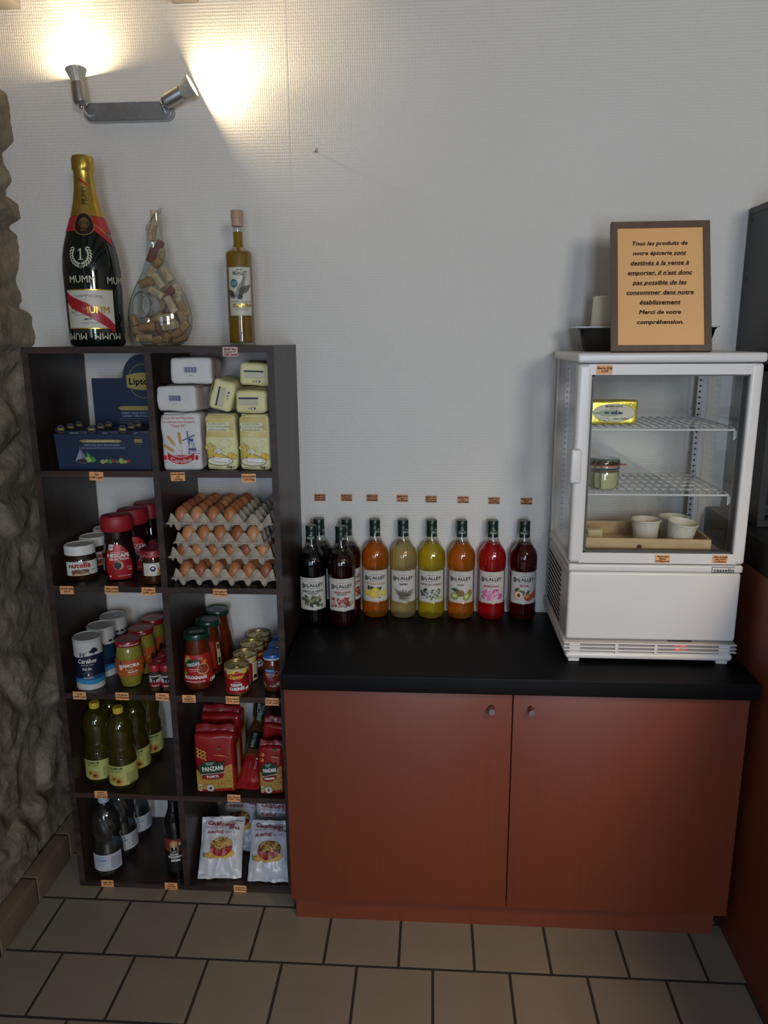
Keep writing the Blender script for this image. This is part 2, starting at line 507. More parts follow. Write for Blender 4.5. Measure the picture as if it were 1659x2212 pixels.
# rear wall with two openings (x0,x1,z0,z1)
OPN = [(-1.30, -.72, .55, 2.15), (0.02, .68, .65, 2.25), (1.05, 1.85, 1.85, 2.60)]
g = G(); xs = sorted({-1.4, 3.1} | {o[0] for o in OPN} | {o[1] for o in OPN})
for a, b in zip(xs, xs[1:]):
    op = [o for o in OPN if o[0] <= a and b <= o[1]]
    if op:
        g.box(a, -2.66, 0, b, -2.54, op[0][2], PLAIN); g.box(a, -2.66, op[0][3], b, -2.54, 2.66, PLAIN)
    else: g.box(a, -2.66, 0, b, -2.54, 2.66, PLAIN)
struct(g, 'wall_rear', 0)
FR = M('#3a2f2a', .5)
for k, (x0, x1, z0, z1) in enumerate(OPN):
    g = G()
    for (a, b, c, d) in ((x0, z0, x0 + .04, z1), (x1 - .04, z0, x1, z1), (x0, z0, x1, z0 + .04), (x0, z1 - .04, x1, z1), ((x0 + x1) / 2 - .015, z0, (x0 + x1) / 2 + .015, z1), (x0, (z0 + z1) / 2 - .012, x1, (z0 + z1) / 2 + .012)):
        g.box(a, -2.62, b, c, -2.58, d, FR)
    struct(g, 'window_%d' % (k + 1), 0)
# ceiling beams meeting the back wall
BEAM = M('#77726f', .7)
for k, (x0, x1) in enumerate(((-1.236, -1.152), (-.721, -.648), (-.19, -.118), (.34, .412), (.87, .942))):
    g = G(); g.rbox(x0, -2.5, 2.55, x1, WY - .002, 2.66, .004, BEAM, n=1); struct(g, 'trim_%d' % (k + 1))
# wallpaper seam, a thin ridge where two strips meet
g = G(); g.box(-.4115, WY - .0004, 1.66, -.4108, WY, 2.66, WALL); struct(g, 'trim_6', 0)

# rubble stone wall on the left
def stone(y, z):
    p = Vector((y * 4.4, z * 6.6, 3.3)) + .42 * noise.noise_vector(Vector((y * 6, z * 6, 1)))
    d, pts = noise.voronoi(p)
    cell = noise.cell(pts[0] * 9.7) * .5 + .5; c2 = noise.cell(pts[0] * 5.3 + Vector((3, 1, 7)))
    e = min(1.0, max(0, (d[1] - d[0] - .10)) * 5.0)
    tilt = ((p - pts[0]).x * c2 + (p - pts[0]).z * .0) * .020
    h = .018 + (e ** .7) * (.004 + .024 * cell + tilt) + .006 * noise.fractal(Vector((y * 9, z * 9, 4)), .8, 2.0, 4) + e * .006 * noise.ridged_multi_fractal(Vector((y * 15, z * 15, cell * 9)), .9, 2.2, 4, 1.0, 2.0) + .0025 * noise.noise(Vector((y * 70, z * 70, 2)))
    return -1.271 + h + .018 * (1 - min(1, z / 1.6))
g = G(); y0, y1 = .55, WY + .02
g.grid(lambda u, v: (stone(y0 + (y1 - y0) * u, 2.66 * v), y0 + (y1 - y0) * u, 2.66 * v), 230, 340, STONE, True)
g.box(-1.40, y0, 0, -1.30, WY, 2.66, STONE)
struct(g, 'wall_stone', 50)
SK = plain_noise('skirting_tile', '#6b5a4a', '#7f6d59', 14, .5)
GROUT = M('#332e29', .9)
g = G(); y = WY - .01
while y > .6:
    y2 = y - .198; g.rbox(-1.215, y2, 0.001, -1.168, y, .088, .004, SK, n=2); g.box(-1.21, y2 - .006, .0, -1.171, y2, .086, GROUT); y = y2 - .006
struct(g, 'baseboard_left')

# small nail in the wall
g = G(); g.cyl((-.332, WY, 2.164), (-.332, WY - .022, 2.166), .0016, STEEL, 8)
g.lathe([(.0004, -.002), (.0042, -.0016), (.0048, 0), (.003, .0018), (.0004, .0022)], STEEL, 12, Matrix.Translation((-.332, WY - .022, 2.166)) @ Matrix.Rotation(PI / 2, 4, 'X'))
one(g, 'nail', 'small steel nail sticking out of the bare wallpaper', 'nail')

# ------------------------------------------------------------------ wall lamp with two spot heads
BRS = plain_noise('brushed_aluminium', '#a9a9aa', '#b9b9ba', 60, .38, 0, .001, 1.0)
lamp = thing('wall_lamp', 'brushed aluminium wall lamp with two swivelling bulbs', 'wall lamp', (-.862, WY, 2.277))
g = G()
o_ = []
hw, hh, n = .128, .024, 8
for (cx, cz, a) in ((hw - hh, -0, -PI / 2), (hw - hh, 0, 0)): pass
pts = [(-hw + hh + hh * cos(PI / 2 + PI * i / 14), hh * sin(PI / 2 + PI * i / 14)) for i in range(15)] + [(hw - hh + hh * cos(-PI / 2 + PI * i / 14), hh * sin(-PI / 2 + PI * i / 14)) for i in range(15)]
g.prism(pts, -.024, 0.0, BRS)
p2 = [(x * .97, z * .9) for x, z in pts]; g.prism(p2, -.027, -.023, BRS)
g.build('base_plate', lamp)
g = G(); g.sphere((0.005, -.014, -.0245), .0022, .0022, .0018, CHROME, 10, 6); g.build('screw', lamp)
BULBG = M('#b3afa4', .25, coat=.3)
def head(base, axis, power):
    ax = Vector(axis).normalized()
    Q = Matrix.Translation(base) @ ax.to_track_quat('Z', 'Y').to_matrix().to_4x4() @ Matrix.Scale(1.12, 4)
    h = G(); h.cyl((base[0] - ax.x * .012, -.022, base[2] - ax.z * .012 - .008), tuple(Vector(base) - ax * .004), .0035, CHROME, 10)
    h.sphere(tuple(Vector(base) - ax * .004), .0062, .0062, .0062, CHROME, 14, 8); arm = h.build('swivel_arm', lamp)
    h = G(); h.lathe([(.002, 0), (.012, .001), (.0168, .006), (.0178, .014), (.0178, .052), (.0155, .052), (.0150, .03), (.002, .03)], BRS, 28, Q); hd = h.build('socket', lamp)
    b = G()
    rib = lambda z, a: 1 + .018 * sin(a * 24)
    b.lathe([(.011, .046), (.0135, .056), (.0175, .066), (.0235, .080), (.0252, .083), (.0252, .0850)], BULBG, 96, Q, rib=rib, cap=False)
    b.lathe([(.010, .047), (.0165, .066), (.022, .0795)], M('#d9d2c0', .35, .4), 32, Q, cap=False)
    bo = b.build('bulb', lamp)
    f = G(); f.lathe([(.0008, .0838), (.0236, .0838), (.0236, .0842), (.0008, .0842)], M('#ffe9c4', .4, emit='#ffdca6', es=14.0), 24, Q); f.build('bulb_lens', bo)
    for nm, ty, e in (('bulb_beam', 'SPOT', power), ('bulb_glow', 'AREA', power * .30)):
        d = bpy.data.lights.new(nm, ty); d.energy = e; d.color = (1.0, .79, .47)
        if ty == 'SPOT': d.spot_size = math.radians(50 if axis[0] < 0 else 72); d.spot_blend = .9; d.shadow_soft_size = .012
        else: d.shape = 'DISK'; d.size = .044
        lo = bpy.data.objects.new(nm, d); COL.objects.link(lo); lo.parent = hd
        lo.location = Vector(base) + ax * (.0965 if ty == 'AREA' else .098)
        lo.rotation_euler = ax.to_track_quat('-Z', 'Y').to_euler()
head((-.117, -.060, .008), (-.12, .11, 1.0), 6)
head((.113, -.056, .010), (.82, -.01, .40), 6)

# ------------------------------------------------------------------ dark shelving unit, 2 x 5 compartments
SX0, SX1, SY0, SY1 = -1.080, -.409, 1.962, 2.285
LV = [.0, .3085, .633, .961, 1.289, 1.617]          # underside of each board
TH = .017
sh = thing('shelving_unit', 'dark oak open shelving unit of ten compartments beside the stone wall', 'shelving unit', (0, 0, 0))
for z in LV:
    g = G(); g.box(SX0 + (.0 if z in (LV[0], LV[5], LV[3]) else .018), SY0 + .0005, z, SX1 - (.0 if z in (LV[0], LV[5], LV[3]) else .018), SY1, z + TH, SHELFW)
    g.box(SX0 + (.0 if z in (LV[0], LV[5], LV[3]) else .018), SY0, z + .0004, SX1 - (.0 if z in (LV[0], LV[5], LV[3]) else .018), SY0 + .0006, z + TH - .0004, SHELFE)
    g.build('shelf_board', sh, 0)
for (za, zb) in ((LV[0] + TH, LV[3]), (LV[3] + TH, LV[5])):
    for xa, xb in ((SX0, SX0 + .018), (SX1 - .018, SX1)):
        g = G(); g.box(xa, SY0 + .0005, za, xb, SY1, zb, SHELFW); g.box(xa + .0003, SY0, za, xb - .0003, SY0 + .0006, zb, SHELFE)
        g.box(xa + .0003, SY1 - .0006, za, xb - .0003, SY1 + .0004, zb, M('#8a6c4a', .8))
        for yy in (SY0 + .03, SY1 - .05):
            for zz in ((za + .012), (zb - .012)): g.box(xb - .0002, yy, zz - .004, xb + .0003, yy + .002, zz + .004, M('#050404', .8))
        g.build('side_panel', sh, 0)
DX = -.742
for i in range(5):
    g = G(); g.box(DX - .009, SY0 + .001, LV[i] + TH, DX + .009, SY1, LV[i + 1], SHELFW); g.box(DX - .0085, SY0 + .0004, LV[i] + TH, DX + .0085, SY0 + .0012, LV[i + 1], SHELFE)
    g.build('divider', sh, 0)
FZ = [z + TH for z in LV]                              # standing heights

# ------------------------------------------------------------------ base cabinet, worktop
cab = thing('base_cabinet', 'terracotta two-door base cabinet under the black worktop', 'cabinet', (0, 0, 0))
g = G(); g.box(-.388, 1.846, .100, .812, 2.285, .754, BROWN); g.build('body', cab, 0)
g = G(); g.box(-.386, 1.872, 0, .800, 1.888, .0995, BROWN); g.box(-.386, 1.888, 0, -.370, 2.28, .0995, BROWN); g.build('kickboard', cab, 0)
KN = plain_noise('brushed_nickel', '#8d8a86', '#a5a29c', 90, .32, 0, .001, 1.0)
for (xa, xb, kx) in ((-.389, .2135, .159), (.2165, .815, .262)):
    g = G(); g.rbox(xa, 1.827, .099, xb, 1.845, .7500, .0012, BROWN, n=1); d = g.build('door', cab)
    k = G(); k.lathe([(.009, 0), (.0075, .003), (.0075, .012), (.0088, .0225), (.0088, .026), (.0080, .0268)], KN, 24, Matrix.Translation((kx, 1.8272, .706)) @ Matrix.Rotation(PI / 2, 4, 'X')); k.build('knob', d)
g = G(); g.rbox(-.391, 1.802, .755, .826, 2.293, .800, .002, BLACKW, n=2)
g.box(.8262, 1.804, .757, .8268, 2.29, .798, M('#b8b4ae', .6)) if False else None
one(g, 'worktop', 'black wood-grain worktop carrying the syrup bottles and the display fridge', 'worktop')

# ------------------------------------------------------------------ high counter on the right with its own tall shelf
hc = thing('bar_counter', 'tall terracotta bar counter with black top along the right wall side', 'counter', (0, 0, 0))
g = G(); g.box(.832, -.6, 0, .850, 2.29, 1.064, BROWN); g.box(.85, -.6, 0, 1.9, -.58, 1.064, BROWN); g.build('side_panel', hc, 0)
g = G(); g.rbox(.829, -.65, 1.066, 1.95, 2.292, 1.149, .003, BLACKW, n=2); g.build('counter_top', hc)
rs = thing('wall_shelf_unit', 'tall black shelf unit standing on the bar counter behind the fridge', 'shelf unit', (0, 0, 0))
g = G(); g.box(.872, 2.032, 1.1695, .890, 2.285, 1.975, BLACKP)
for zz in (1.2, 1.46, 1.80, 1.957): g.box(.8714, 2.26, zz, .8722, 2.262, zz + .01, M('#030303', .8)); g.box(.8714, 2.06, zz + .02, .8722, 2.062, zz + .03, M('#030303', .8))
g.build('side_panel', rs, 0)
g = G(); g.box(1.58, 2.032, 1.1695, 1.60, 2.285, 1.975, BLACKP); g.build('side_panel', rs, 0)
for z in (1.1505, 1.56, 1.976): g = G(); g.box(.872, 2.030, z, 1.60, 2.286, z + .018, BLACKP); g.build('shelf_board', rs, 0)
CRY = thin_glass('crystal_glass', '#dfe6ea', 3.2, .03, 1.5)
def tumbler(nm='crystal_tumbler'):
    g = G(); rib = lambda z, a: 1 + (.05 * abs(sin(a * 7 + z * 160)) if .008 < z < .075 else 0)
    g.lathe([(.0005, .004), (.028, .003), (.031, 0), (.033, .008), (.037, .075), (.039, .095), (.0375, .095), (.035, .075), (.031, .013), (.0005, .012)], CRY, 56, rib=rib, cap=False)
    return g.build(nm)
tb = tumbler(); tag(tb, 'cut crystal tumbler nearest the front edge inside the black shelf unit', 'glass', 'crystal tumblers in the black shelf unit'); tb.location = (.936, 2.085, 1.1687)
for (x, y, z, l) in ((.936, 2.085, 1.2637, 'cut crystal tumbler stacked on the front tumbler in the black shelf unit'), (.94, 2.19, 1.1687, 'cut crystal tumbler standing behind the stacked pair in the black shelf unit')):
    c = tb.copy(); COL.objects.link(c); c.location = (x, y, z); c['label'] = l

# ------------------------------------------------------------------ countertop display fridge
FW_ = plain_noise('fridge_white_plastic', '#d3d1d0', '#d9d7d6', 300, .33)
FX0, FX1, FY0, FY1 = .357, .797, 1.910, 2.268
DARK = M('#0d0d0e', .7)
fr = thing('display_fridge', 'white countertop display fridge with glass door at the end of the worktop', 'fridge', (0, 0, 0))
for (x, y) in ((FX0 + .012, FY0 + .01), (FX1 - .04, FY0 + .01), (FX0 + .012, FY1 - .04), (FX1 - .04, FY1 - .04)):
    g = G(); g.rbox(x, y, .8002, x + .030, y + .028, .815, .003, FW_); g.build('foot', fr)
g = G(); g.rbox(FX0 + .002, FY0 - .002, .812, FX1 - .002, FY1, .8325, .010, FW_, n=4); g.build('base_tray', fr)
g = G(); g.box(FX0 + .02, FY0 + .03, .832, FX1 - .02, FY1 - .01, .868, DARK); g.build('compressor_housing', fr, 0)
for z in (.8375, .8475, .8575):
    g = G(); g.rbox(FX0 - .004, FY0 - .006, z, FX1 + .004, FY1, z + .0035, .00175, FW_, n=2)
    for xx in (.492, .594): g.box(xx - .004, FY0 - .003, z - .007, xx + .004, FY0 + .006, z, FW_)
    for xx in (FX0 + .012, FX1 - .04): g.box(xx, FY0, z - .007, xx + .028, FY0 + .02, z, FW_)
    g.build('louvre', fr)
g = G(); g.rbox(.630, FY0 + .012, .834, .690, FY0 + .03, .866, .001, M('#240506', .3)); dsp = g.build('temperature_display', fr)
SEG = M('#ff1030', .4, emit='#ff1a34', es=7.0)
P = Print()
segs = {'6': 'afgedc', '4': 'fgbc'}
def digit(P, ch, x, z, w, h, m):
    t = w * .17
    S = {'a': ((0, h), (w, h)), 'b': ((w, h), (w, h / 2)), 'c': ((w, h / 2), (w, 0)), 'd': ((0, 0), (w, 0)), 'e': ((0, h / 2), (0, 0)), 'f': ((0, h), (0, h / 2)), 'g': ((0, h / 2), (w, h / 2))}
    for q in ch: (a, b), (c, d) = S[q]; P.line([(x + a, z + b), (x + c, z + d)], t, m)
digit(P, 'afgedc', -.010, 0, .008, .019, SEG); digit(P, 'abcfg', .003, 0, .008, .019, SEG)
P.build('digits', dsp, flat(FY0 + .011, .660, .841))
g = G(); g.rbox(FX0 + .001, FY0, .868, FX1 - .001, FY0 + .335, 1.0555, .008, FW_, n=4)
lp = g.build('lower_panel', fr)
g = G()
for k in range(11):
    z = .876 + k * .0145
    g.box(FX0 - .0004, 2.02, z, FX0 + .002, 2.235, z + .005, DARK)
g.build('side_vent', lp, 0)
g = G(); g.rbox(FX0 - .001, FY0 - .002, 1.0565, FX1 + .001, FY0 + .338, 1.0765, .006, FW_, n=4); bd = g.build('trim_band', fr)
P = Print(); P.line([(-.0285, -.0068), (-.0285, .0068), (.028, .0068)], .0016, BLK); P.line([(-.0285, -.0068), (.028, -.0068)], .0016, BLK)
P.text('casselin', 0.001, -.0002, .0092, BLK, w=.050, bold=.0003); P.build('logo', bd, flat(FY0 - .002, .748, 1.0655))
# inner floor
g = G(); g.box(FX0 + .012, FY0 + .04, 1.0765, FX1 - .012, FY1 - .012, 1.084, FW_)
for k in range(24): g.box(FX0 + .03 + k * .016, FY0 + .05, 1.084, FX0 + .038 + k * .016, FY1 - .03, 1.0875, FW_)
g.build('inner_floor', fr, 0)
# corner posts with perforated rails
ALU = M('#a4a6a8', .4, .8)
for (x, y, sx) in ((FX0 + .004, FY1 - .024, 1), (FX1 - .024, FY1 - .024, -1), (FX0 + .004, FY0 + .036, 1), (FX1 - .024, FY0 + .036, -1)):
    g = G(); g.box(x, y, 1.0765, x + .02, y + .02, 1.588, FW_); po = g.build('corner_post', fr, 0)
    g = G(); rx = x + (.021 if sx > 0 else -.0095)
    yy = y - .001 if y > 2.1 else y + .021
    if y > 2.1: g.box(rx - .006 * (sx < 0), y - .002, 1.085, rx + .014 + (0 if sx > 0 else -.006), y + .002, 1.585, ALU)
    else: g.box(rx + .0 if sx > 0 else rx + .007, y, 1.085, (rx + .002) if sx > 0 else rx + .009, y + .018, 1.585, ALU)
    k = 0; zz = 1.10
    while zz < 1.58:
        if y > 2.1:
            q = [(rx + (.007 if sx > 0 else .001) + .0032 * cos(2 * PI * i / 10), zz + .0032 * sin(2 * PI * i / 10)) for i in range(10)]
            g.prism(q, y - .0026, y - .0019, DARK)
        else:
            xx = rx + .0022 if sx > 0 else rx + .0062
            g.box(xx - .0003, y + .006, zz - .004, xx + .0004, y + .0085, zz + .004, DARK)
        zz += .0165
    g.build('shelf_rail', po, 0)
for (nm, b) in (('side_pane', (FX0 + .006, FY0 + .058, 1.078, FX0 + .010, FY1 - .026, 1.587)), ('side_pane', (FX1 - .010, FY0 + .058, 1.078, FX1 - .006, FY1 - .026, 1.587)), ('back_pane', (FX0 + .026, FY1 - .012, 1.078, FX1 - .026, FY1 - .008, 1.587))):
    g = G(); g.box(*b, PANE); g.build(nm, fr, 0)
g = G(); g.rbox(FX0 - .006, FY0 - .012, 1.589, FX1 + .004, FY1 + .002, 1.6125, .0075, FW_, n=4); g.build('top_cap', fr)
g = G(); g.box(FX0 + .01, FY0 + .04, 1.584, FX1 - .01, FY1 - .01, 1.5885, FW_); g.build('inner_ceiling', fr, 0)
# door
g = G(); DX0, DX1 = FX0 - .002, FX1 + .001
z0, z1 = 1.0800, 1.5865; gx0, gx1, gz0, gz1 = .392, .767, 1.108, 1.560
g.rbox(DX0, FY0 - .004, z0, gx0, FY0 + .032, z1, .010, FW_, n=4); g.rbox(gx1, FY0 - .004, z0, DX1, FY0 + .032, z1, .008, FW_, n=4)
g.box(gx0 - .012, FY0 - .0035, z0 + .0008, gx1 + .010, FY0 + .030, gz0, FW_); g.box(gx0 - .012, FY0 - .0035, gz1, gx1 + .010, FY0 + .030, z1 - .0008, FW_)
dr = g.build('door', fr, 40)
g = G(); g.box(gx0 - .004, FY0 + .006, gz0 - .004, gx1 + .004, FY0 + .010, gz1 + .004, PANE); g.build('door_pane', dr, 0)
g = G()
for b in ((gx0, gz0, gx0 + .0035, gz1), (gx1 - .0035, gz0, gx1, gz1), (gx0, gz0, gx1, gz0 + .0035), (gx0, gz1 - .0035, gx1, gz1)): g.box(b[0], FY0 - .001, b[1], b[2], FY0 + .03, b[3], M('#4a4c4e', .5))
g.build('door_gasket', dr, 0)
g = G(); g.rbox(FX0 - .012, FY0 - .022, 1.292, FX0 + .015, FY0 + .012, 1.378, .006, FW_, n=4); g.build('door_handle', dr)
# wire racks
WIRE = M('#d4d5d6', .35)
def rack(z):
    g = G(); xa, xb, ya, yb = FX0 + .042, FX1 - .036, FY0 + .042, FY1 - .042; r = .0022
    g.tube([(xa, ya, z - .004), (xb, ya, z - .004)], .0028, WIRE, 8)
    for k in range(1, 6):
        y = ya + (yb - ya) * k / 5
        g.tube([(xa + .004, y, z), (xb - .012, y, z), (xb - .002, y + .004, z - .003)], r, WIRE, 6)
    n = 17
    for k in range(n):
        x = xa + .004 + (xb - xa - .010) * k / (n - 1)
        g.tube([(x, ya - .001, z - .003), (x, ya + .003, z + .002), (x, yb, z + .002)], .0017, WIRE, 5)
    ra = g.build('wire_rack', fr, 50)
    for x in (xa - .003, xb + .003):
        c = G(); c.prism([(x - .008, z - .030), (x + .008, z - .018), (x + .008, z + .004), (x + .004, z - .002), (x - .003, z - .008), (x - .008, z + .003)] if x > .5 else [(x - .008, z - .018), (x + .006, z - .026), (x + .006, z + .002), (x, z - .008), (x - .008, z + .004)], ya - .004, ya - .001, WIRE)
        c.build('rack_clip', ra, 0)
RZ = (1.424, 1.256)
rack(RZ[0]); rack(RZ[1])

# --- contents of the fridge
FOIL = plain_noise('gold_foil_wrap', '#d9c64a', '#ead85f', 35, .28, .5, .004, .55)
g = G(); g.rbox(-.060, 0, 0, .060, .062, .062, .006, FOIL, n=3, jig=.0020, res=10)
bt = thing('butter_pack', 'gold foil pack of butter on the upper wire rack in the fridge', 'butter', (.462, 1.972, RZ[0] + .0062)); g.build('wrapper', bt)
CRM = M('#dcd6bd', .5); NAVY = M('#20244a', .5); OLV = M('#7d8a63', .6)
P = Print(); P.ell(0, .031, .053, .0235, BLK, 36); P.ell(0, .031, .0523, .0228, CRM, 36)
P.ell(-.01, .031, .03, .009, M('#a8b493', .6), 20); P.rect(-.024, .029, -.012, .034, NAVY); P.rect(-.008, .0285, .006, .034, NAVY); P.rect(.010, .028, .022, .0335, NAVY)
P.poly([(.003, .028), (.009, .028), (.006, .041)], NAVY); P.rect(-.019, .033, -.0165, .039, M('#6fbf8f', .5)); P.rect(-.013, .032, -.011, .037, M('#6fbf8f', .5)); P.rect(.019, .030, .0205, .036, M('#6fbf8f', .5))
P.text('BEURRE DOUX', 0, .0480, .0048, BLK, wmax=.05, bold=.0002); P.text('Traditionnel malaxe', 0, .0425, .0022, BLK, wmax=.06)
P.text('250g', -.044, .031, .0040, BLK, shear=.2); P.text('Alain Caillaux', .018, .0165, .0055, BLK, shear=.5, w=.04)
P.ring(-.023, .0125, .0125, .006, .0006, BLK); P.text('doux', -.023, .0125, .0028, BLK)
P.build('printed_label', bt, flat(-.0016), eps=.0001, base=.0006)
g = G(); g.rbox(-.045, -.06, 0, .045, .06, .012, .005, M('#1c1b1a', .4), n=2, jig=.002); one(g, 'black_plate', 'flat black plastic plate lying behind the butter on the upper rack', 'plate', (.455, 2.12, RZ[0] + .0040))
# clip top jar
jr = thing('clip_top_jar', 'squat clip-top glass jar of pale mayonnaise on the lower wire rack', 'jar', (.452, 2.000, RZ[1] + .0042))
g = G(); g.lathe([(.030, 0), (.037, .004), (.0395, .014), (.0395, .052), (.036, .058), (.036, .066)], GLASS, 36, cap=False); g.build('glass_body', jr)
g = G(); g.lathe([(.0005, .002), (.034, .003), (.0375, .012), (.0375, .046), (.0005, .045)], M('#d6cfa0', .5), 32); g.build('mayonnaise', jr)
g = G(); g.lathe([(.036, .062), (.0425, .063), (.0425, .066), (.036, .067)], M('#b4603a', .5), 36); g.box(.038, -.007, .0630, .056, .007, .0655, M('#b4603a', .5)); g.build('rubber_seal', jr)
g = G(); g.lathe([(.0405, .067), (.041, .073), (.038, .079), (.030, .081), (.0005, .080)], thin_glass('lid_glass', '#b9c2bd', 2.2, .04), 36, cap=False); g.build('glass_lid', jr)
g = G(); g.tube([(.0395 * sin(2 * PI * i / 30), -.0395 * cos(2 * PI * i / 30), .056) for i in range(30)], .0014, STEEL, 6, True)
for dx in (-.022, -.006): g.tube([(dx, -.036, .072), (dx, -.043, .060), (dx - .002, -.046, .030), (dx, -.045, .010)], .0014, STEEL, 6)
g.tube([(-.022, -.045, .010), (-.014, -.047, .004), (-.006, -.045, .010)], .0014, STEEL, 6); g.tube([(-.022, -.036, .072), (-.014, -.034, .078), (-.006, -.036, .072)], .0014, STEEL, 6)
g.build('wire_clip', jr)
# wooden tray
PINE = wood_dark('pale_pine', '#b69a6c', '#cdb184', (2, 9, 9), .6, .1)
tr = thing('wooden_tray', 'pale pine tray with slatted floor on the fridge floor', 'tray', (.572, 2.060, 1.0885), .0)
tr.rotation_euler = (0, 0, -.035)
W2, D2, TH2, HH = .160, .100, .007, .044
g = G(); g.box(-W2, -D2, 0, W2, -D2 + TH2, HH, PINE)
g.lathe([(.0002, 0), (.006, .0005), (.0065, .0008), (.0002, .0009)], M('#4a2f1c', .7), 12, Matrix.Translation((-.022, -D2 - .0001, .022)) @ Matrix.Rotation(PI / 2, 4, 'X')); g.build('front_board', tr, 0)
g = G(); g.box(-W2, D2 - TH2, 0, W2, D2, HH, PINE); g.build('back_board', tr, 0)
for s_ in (-1, 1): g = G(); g.box(s_ * W2 - (TH2 if s_ > 0 else 0), -D2 + TH2, 0, s_ * W2 + (TH2 if s_ < 0 else 0), D2 - TH2, HH, PINE); g.build('side_board', tr, 0)
g = G(); y = -D2 + TH2
while y < D2 - TH2 - .008: g.box(-W2 + TH2, y, .006, W2 - TH2, y + .0065, .010, PINE); y += .0095
g.build('slat_floor', tr, 0)
POT = plain_noise('speckled_white_pot', '#cfccbd', '#dad7c9', 180, .5)
def pot():
    t = thing('faisselle_pot', '', 'pot')
    g = G(); g.lathe([(.0005, .006), (.024, .005), (.027, 0), (.031, .006), (.0375, .058), (.040, .060), (.040, .063), (.0375, .064), (.0355, .060), (.029, .010), (.0005, .009)], POT, 32, cap=False); g.build('shell', t)
    g = G(); g.lathe([(.0005, .047), (.030, .047), (.034, .046)], M('#e4e0d2', .6), 24, cap=False); g.build('fresh_cheese', t)
    P = Print()
    for a in (-.9, -.35, .25, .8, 1.4): P.ell(a * .036, 0, .0010, .0010, BLK, 8)
    P.build('drain_hole', t, rev([(.031, .006), (.0375, .058)], z0=.052), base=.0004)
    return t
pt = pot(); pt.location = (.588, 2.060, 1.0995); pt['label'] = 'white speckled cheese pot standing alone left of the pair in the tray'; pt['group'] = 'cheese pots in the wooden tray'
copy_thing(pt, 'white speckled cheese pot behind the tilted one in the tray', (.672, 2.095, 1.0995), .6)
copy_thing(pt, 'white speckled cheese pot tilted on the front right of the tray', (.664, 2.013, 1.1055), rot=(.06, .13, -.3))
g = G(); g.rbox(-.021, -.018, 0, .021, .018, .032, .006, M('#d9cfa4', .6), n=3, jig=.0015, res=4); one(g, 'cheese_piece', 'small pale yellow piece of cheese at the left end of the tray', 'cheese', (.452, 2.075, 1.0990))
g = G()
for k in range(4): g.tube([(.004 * k, 0, 0), (.004 * k + .006, -.004, .012), (.004 * k + .012, .002, .016)], .0013, CHROME, 6)
g.tube([(-.004, 0, .001), (.030, .004, .003)], .0025, CHROME, 8)
one(g, 'metal_clip', 'bright metal clip lying at the front left of the wooden tray', 'clip', (.432, 2.0, 1.1010))
g = G(); g.tube([(0, 0, 0), (.075, -.012, .003)], .0014, M('#d8bd8a', .6), 6); one(g, 'wooden_skewer', 'thin wooden skewer lying across the tray floor beside the cheese piece', 'skewer', (.476, 2.075, 1.1010))

# --- on top of the fridge
TOPZ = 1.6127
ENB = M('#101113', .22, coat=.5)
g = G()
def dishf(u, v):
    return 0
n = 72; prof = [(.0, .004), (.70, .003), (.86, .0), (.90, .006), (.965, .056), (1.0, .062), (1.01, .0635), (.985, .064), (.95, .058), (.88, .010), (.0, .008)]
vs = []; fs = []
for (k, z) in prof:
    for i in range(n):
        a = 2 * PI * i / n; e = 5.5
        r = (abs(cos(a)) ** e + abs(sin(a)) ** e) ** (-1 / e) * (1 + .016 * sin(a * 9))
        vs.append((max(k, .001) * r * .186 * cos(a), max(k, .001) * r * .070 * sin(a), z))
for k in range(len(prof) - 1):
    for i in range(n):
        j = (i + 1) % n; fs.append((k * n + i, k * n + j, (k + 1) * n + j, (k + 1) * n + i))
g.add(vs, fs, ENB)
ds = thing('enamel_dish', 'long black enamel dish with white rim behind the framed notice', 'dish', (.572, 2.168, TOPZ)); g.build('body', ds)
g = G(); g.tube([((abs(cos(2*PI*i/n)) ** 5.5 + abs(sin(2*PI*i/n)) ** 5.5) ** (-1 / 5.5) * (1 + .016 * sin(2*PI*i/n * 9)) * .188 * cos(2*PI*i/n), (abs(cos(2*PI*i/n)) ** 5.5 + abs(sin(2*PI*i/n)) ** 5.5) ** (-1 / 5.5) * (1 + .016 * sin(2*PI*i/n * 9)) * .0707 * sin(2*PI*i/n), .0635) for i in range(n)], .0022, M('#cfd2d3', .3), 8, True)
g.build('rim', ds)
cu = thing('plastic_cup', 'upturned off-white plastic cup resting in the black dish', 'cup', (.468, 2.166, TOPZ + .0115))
g = G(); g.lathe([(.041, 0), (.0405, .018), (.0385, .020), (.0365, .065), (.0335, .132), (.0315, .134), (.0005, .134)], M('#d8d4c4', .5), 36, cap=False); g.lathe([(.0425, .0), (.0425, .006), (.0385, .007)], M('#d8d4c4', .5), 36, cap=False); g.build('shell', cu)
# framed notice, leaning back
fm = thing('framed_notice', 'brown wooden frame with an orange notice on top of the fridge', 'framed sign', (.5615, 1.9475, TOPZ + .0008), rot=(-.315, 0, -.03))
FRW = wood_dark('walnut_frame', '#57463a', '#6a5748', (8, 8, 1.2), .5, .08)
w, h, b = .120, .333, .0155
g = G()
for (x0, x1, zz0, zz1) in ((-w, -w + b, 0, h), (w - b, w, 0, h)): g.prism([(x0, zz0), (x1, zz0 + (b if x0 > 0 else b) * 0), (x1, zz1), (x0, zz1)], -.007, .009, FRW)
g.box(-w + b, -.007, 0, w - b, .009, b, FRW); g.box(-w + b, -.007, h - b, w - b, .009, h, FRW)
for sx in (-1, 1):
    for zc in (0, h):
        zi = b if zc == 0 else h - b
        pass
g.build('frame', fm, 0)
g = G(); g.box(-w + b, -.001, b, w - b, .0045, h - b, M('#efb777', .6)); sheet = g.build('notice_sheet', fm, 0)
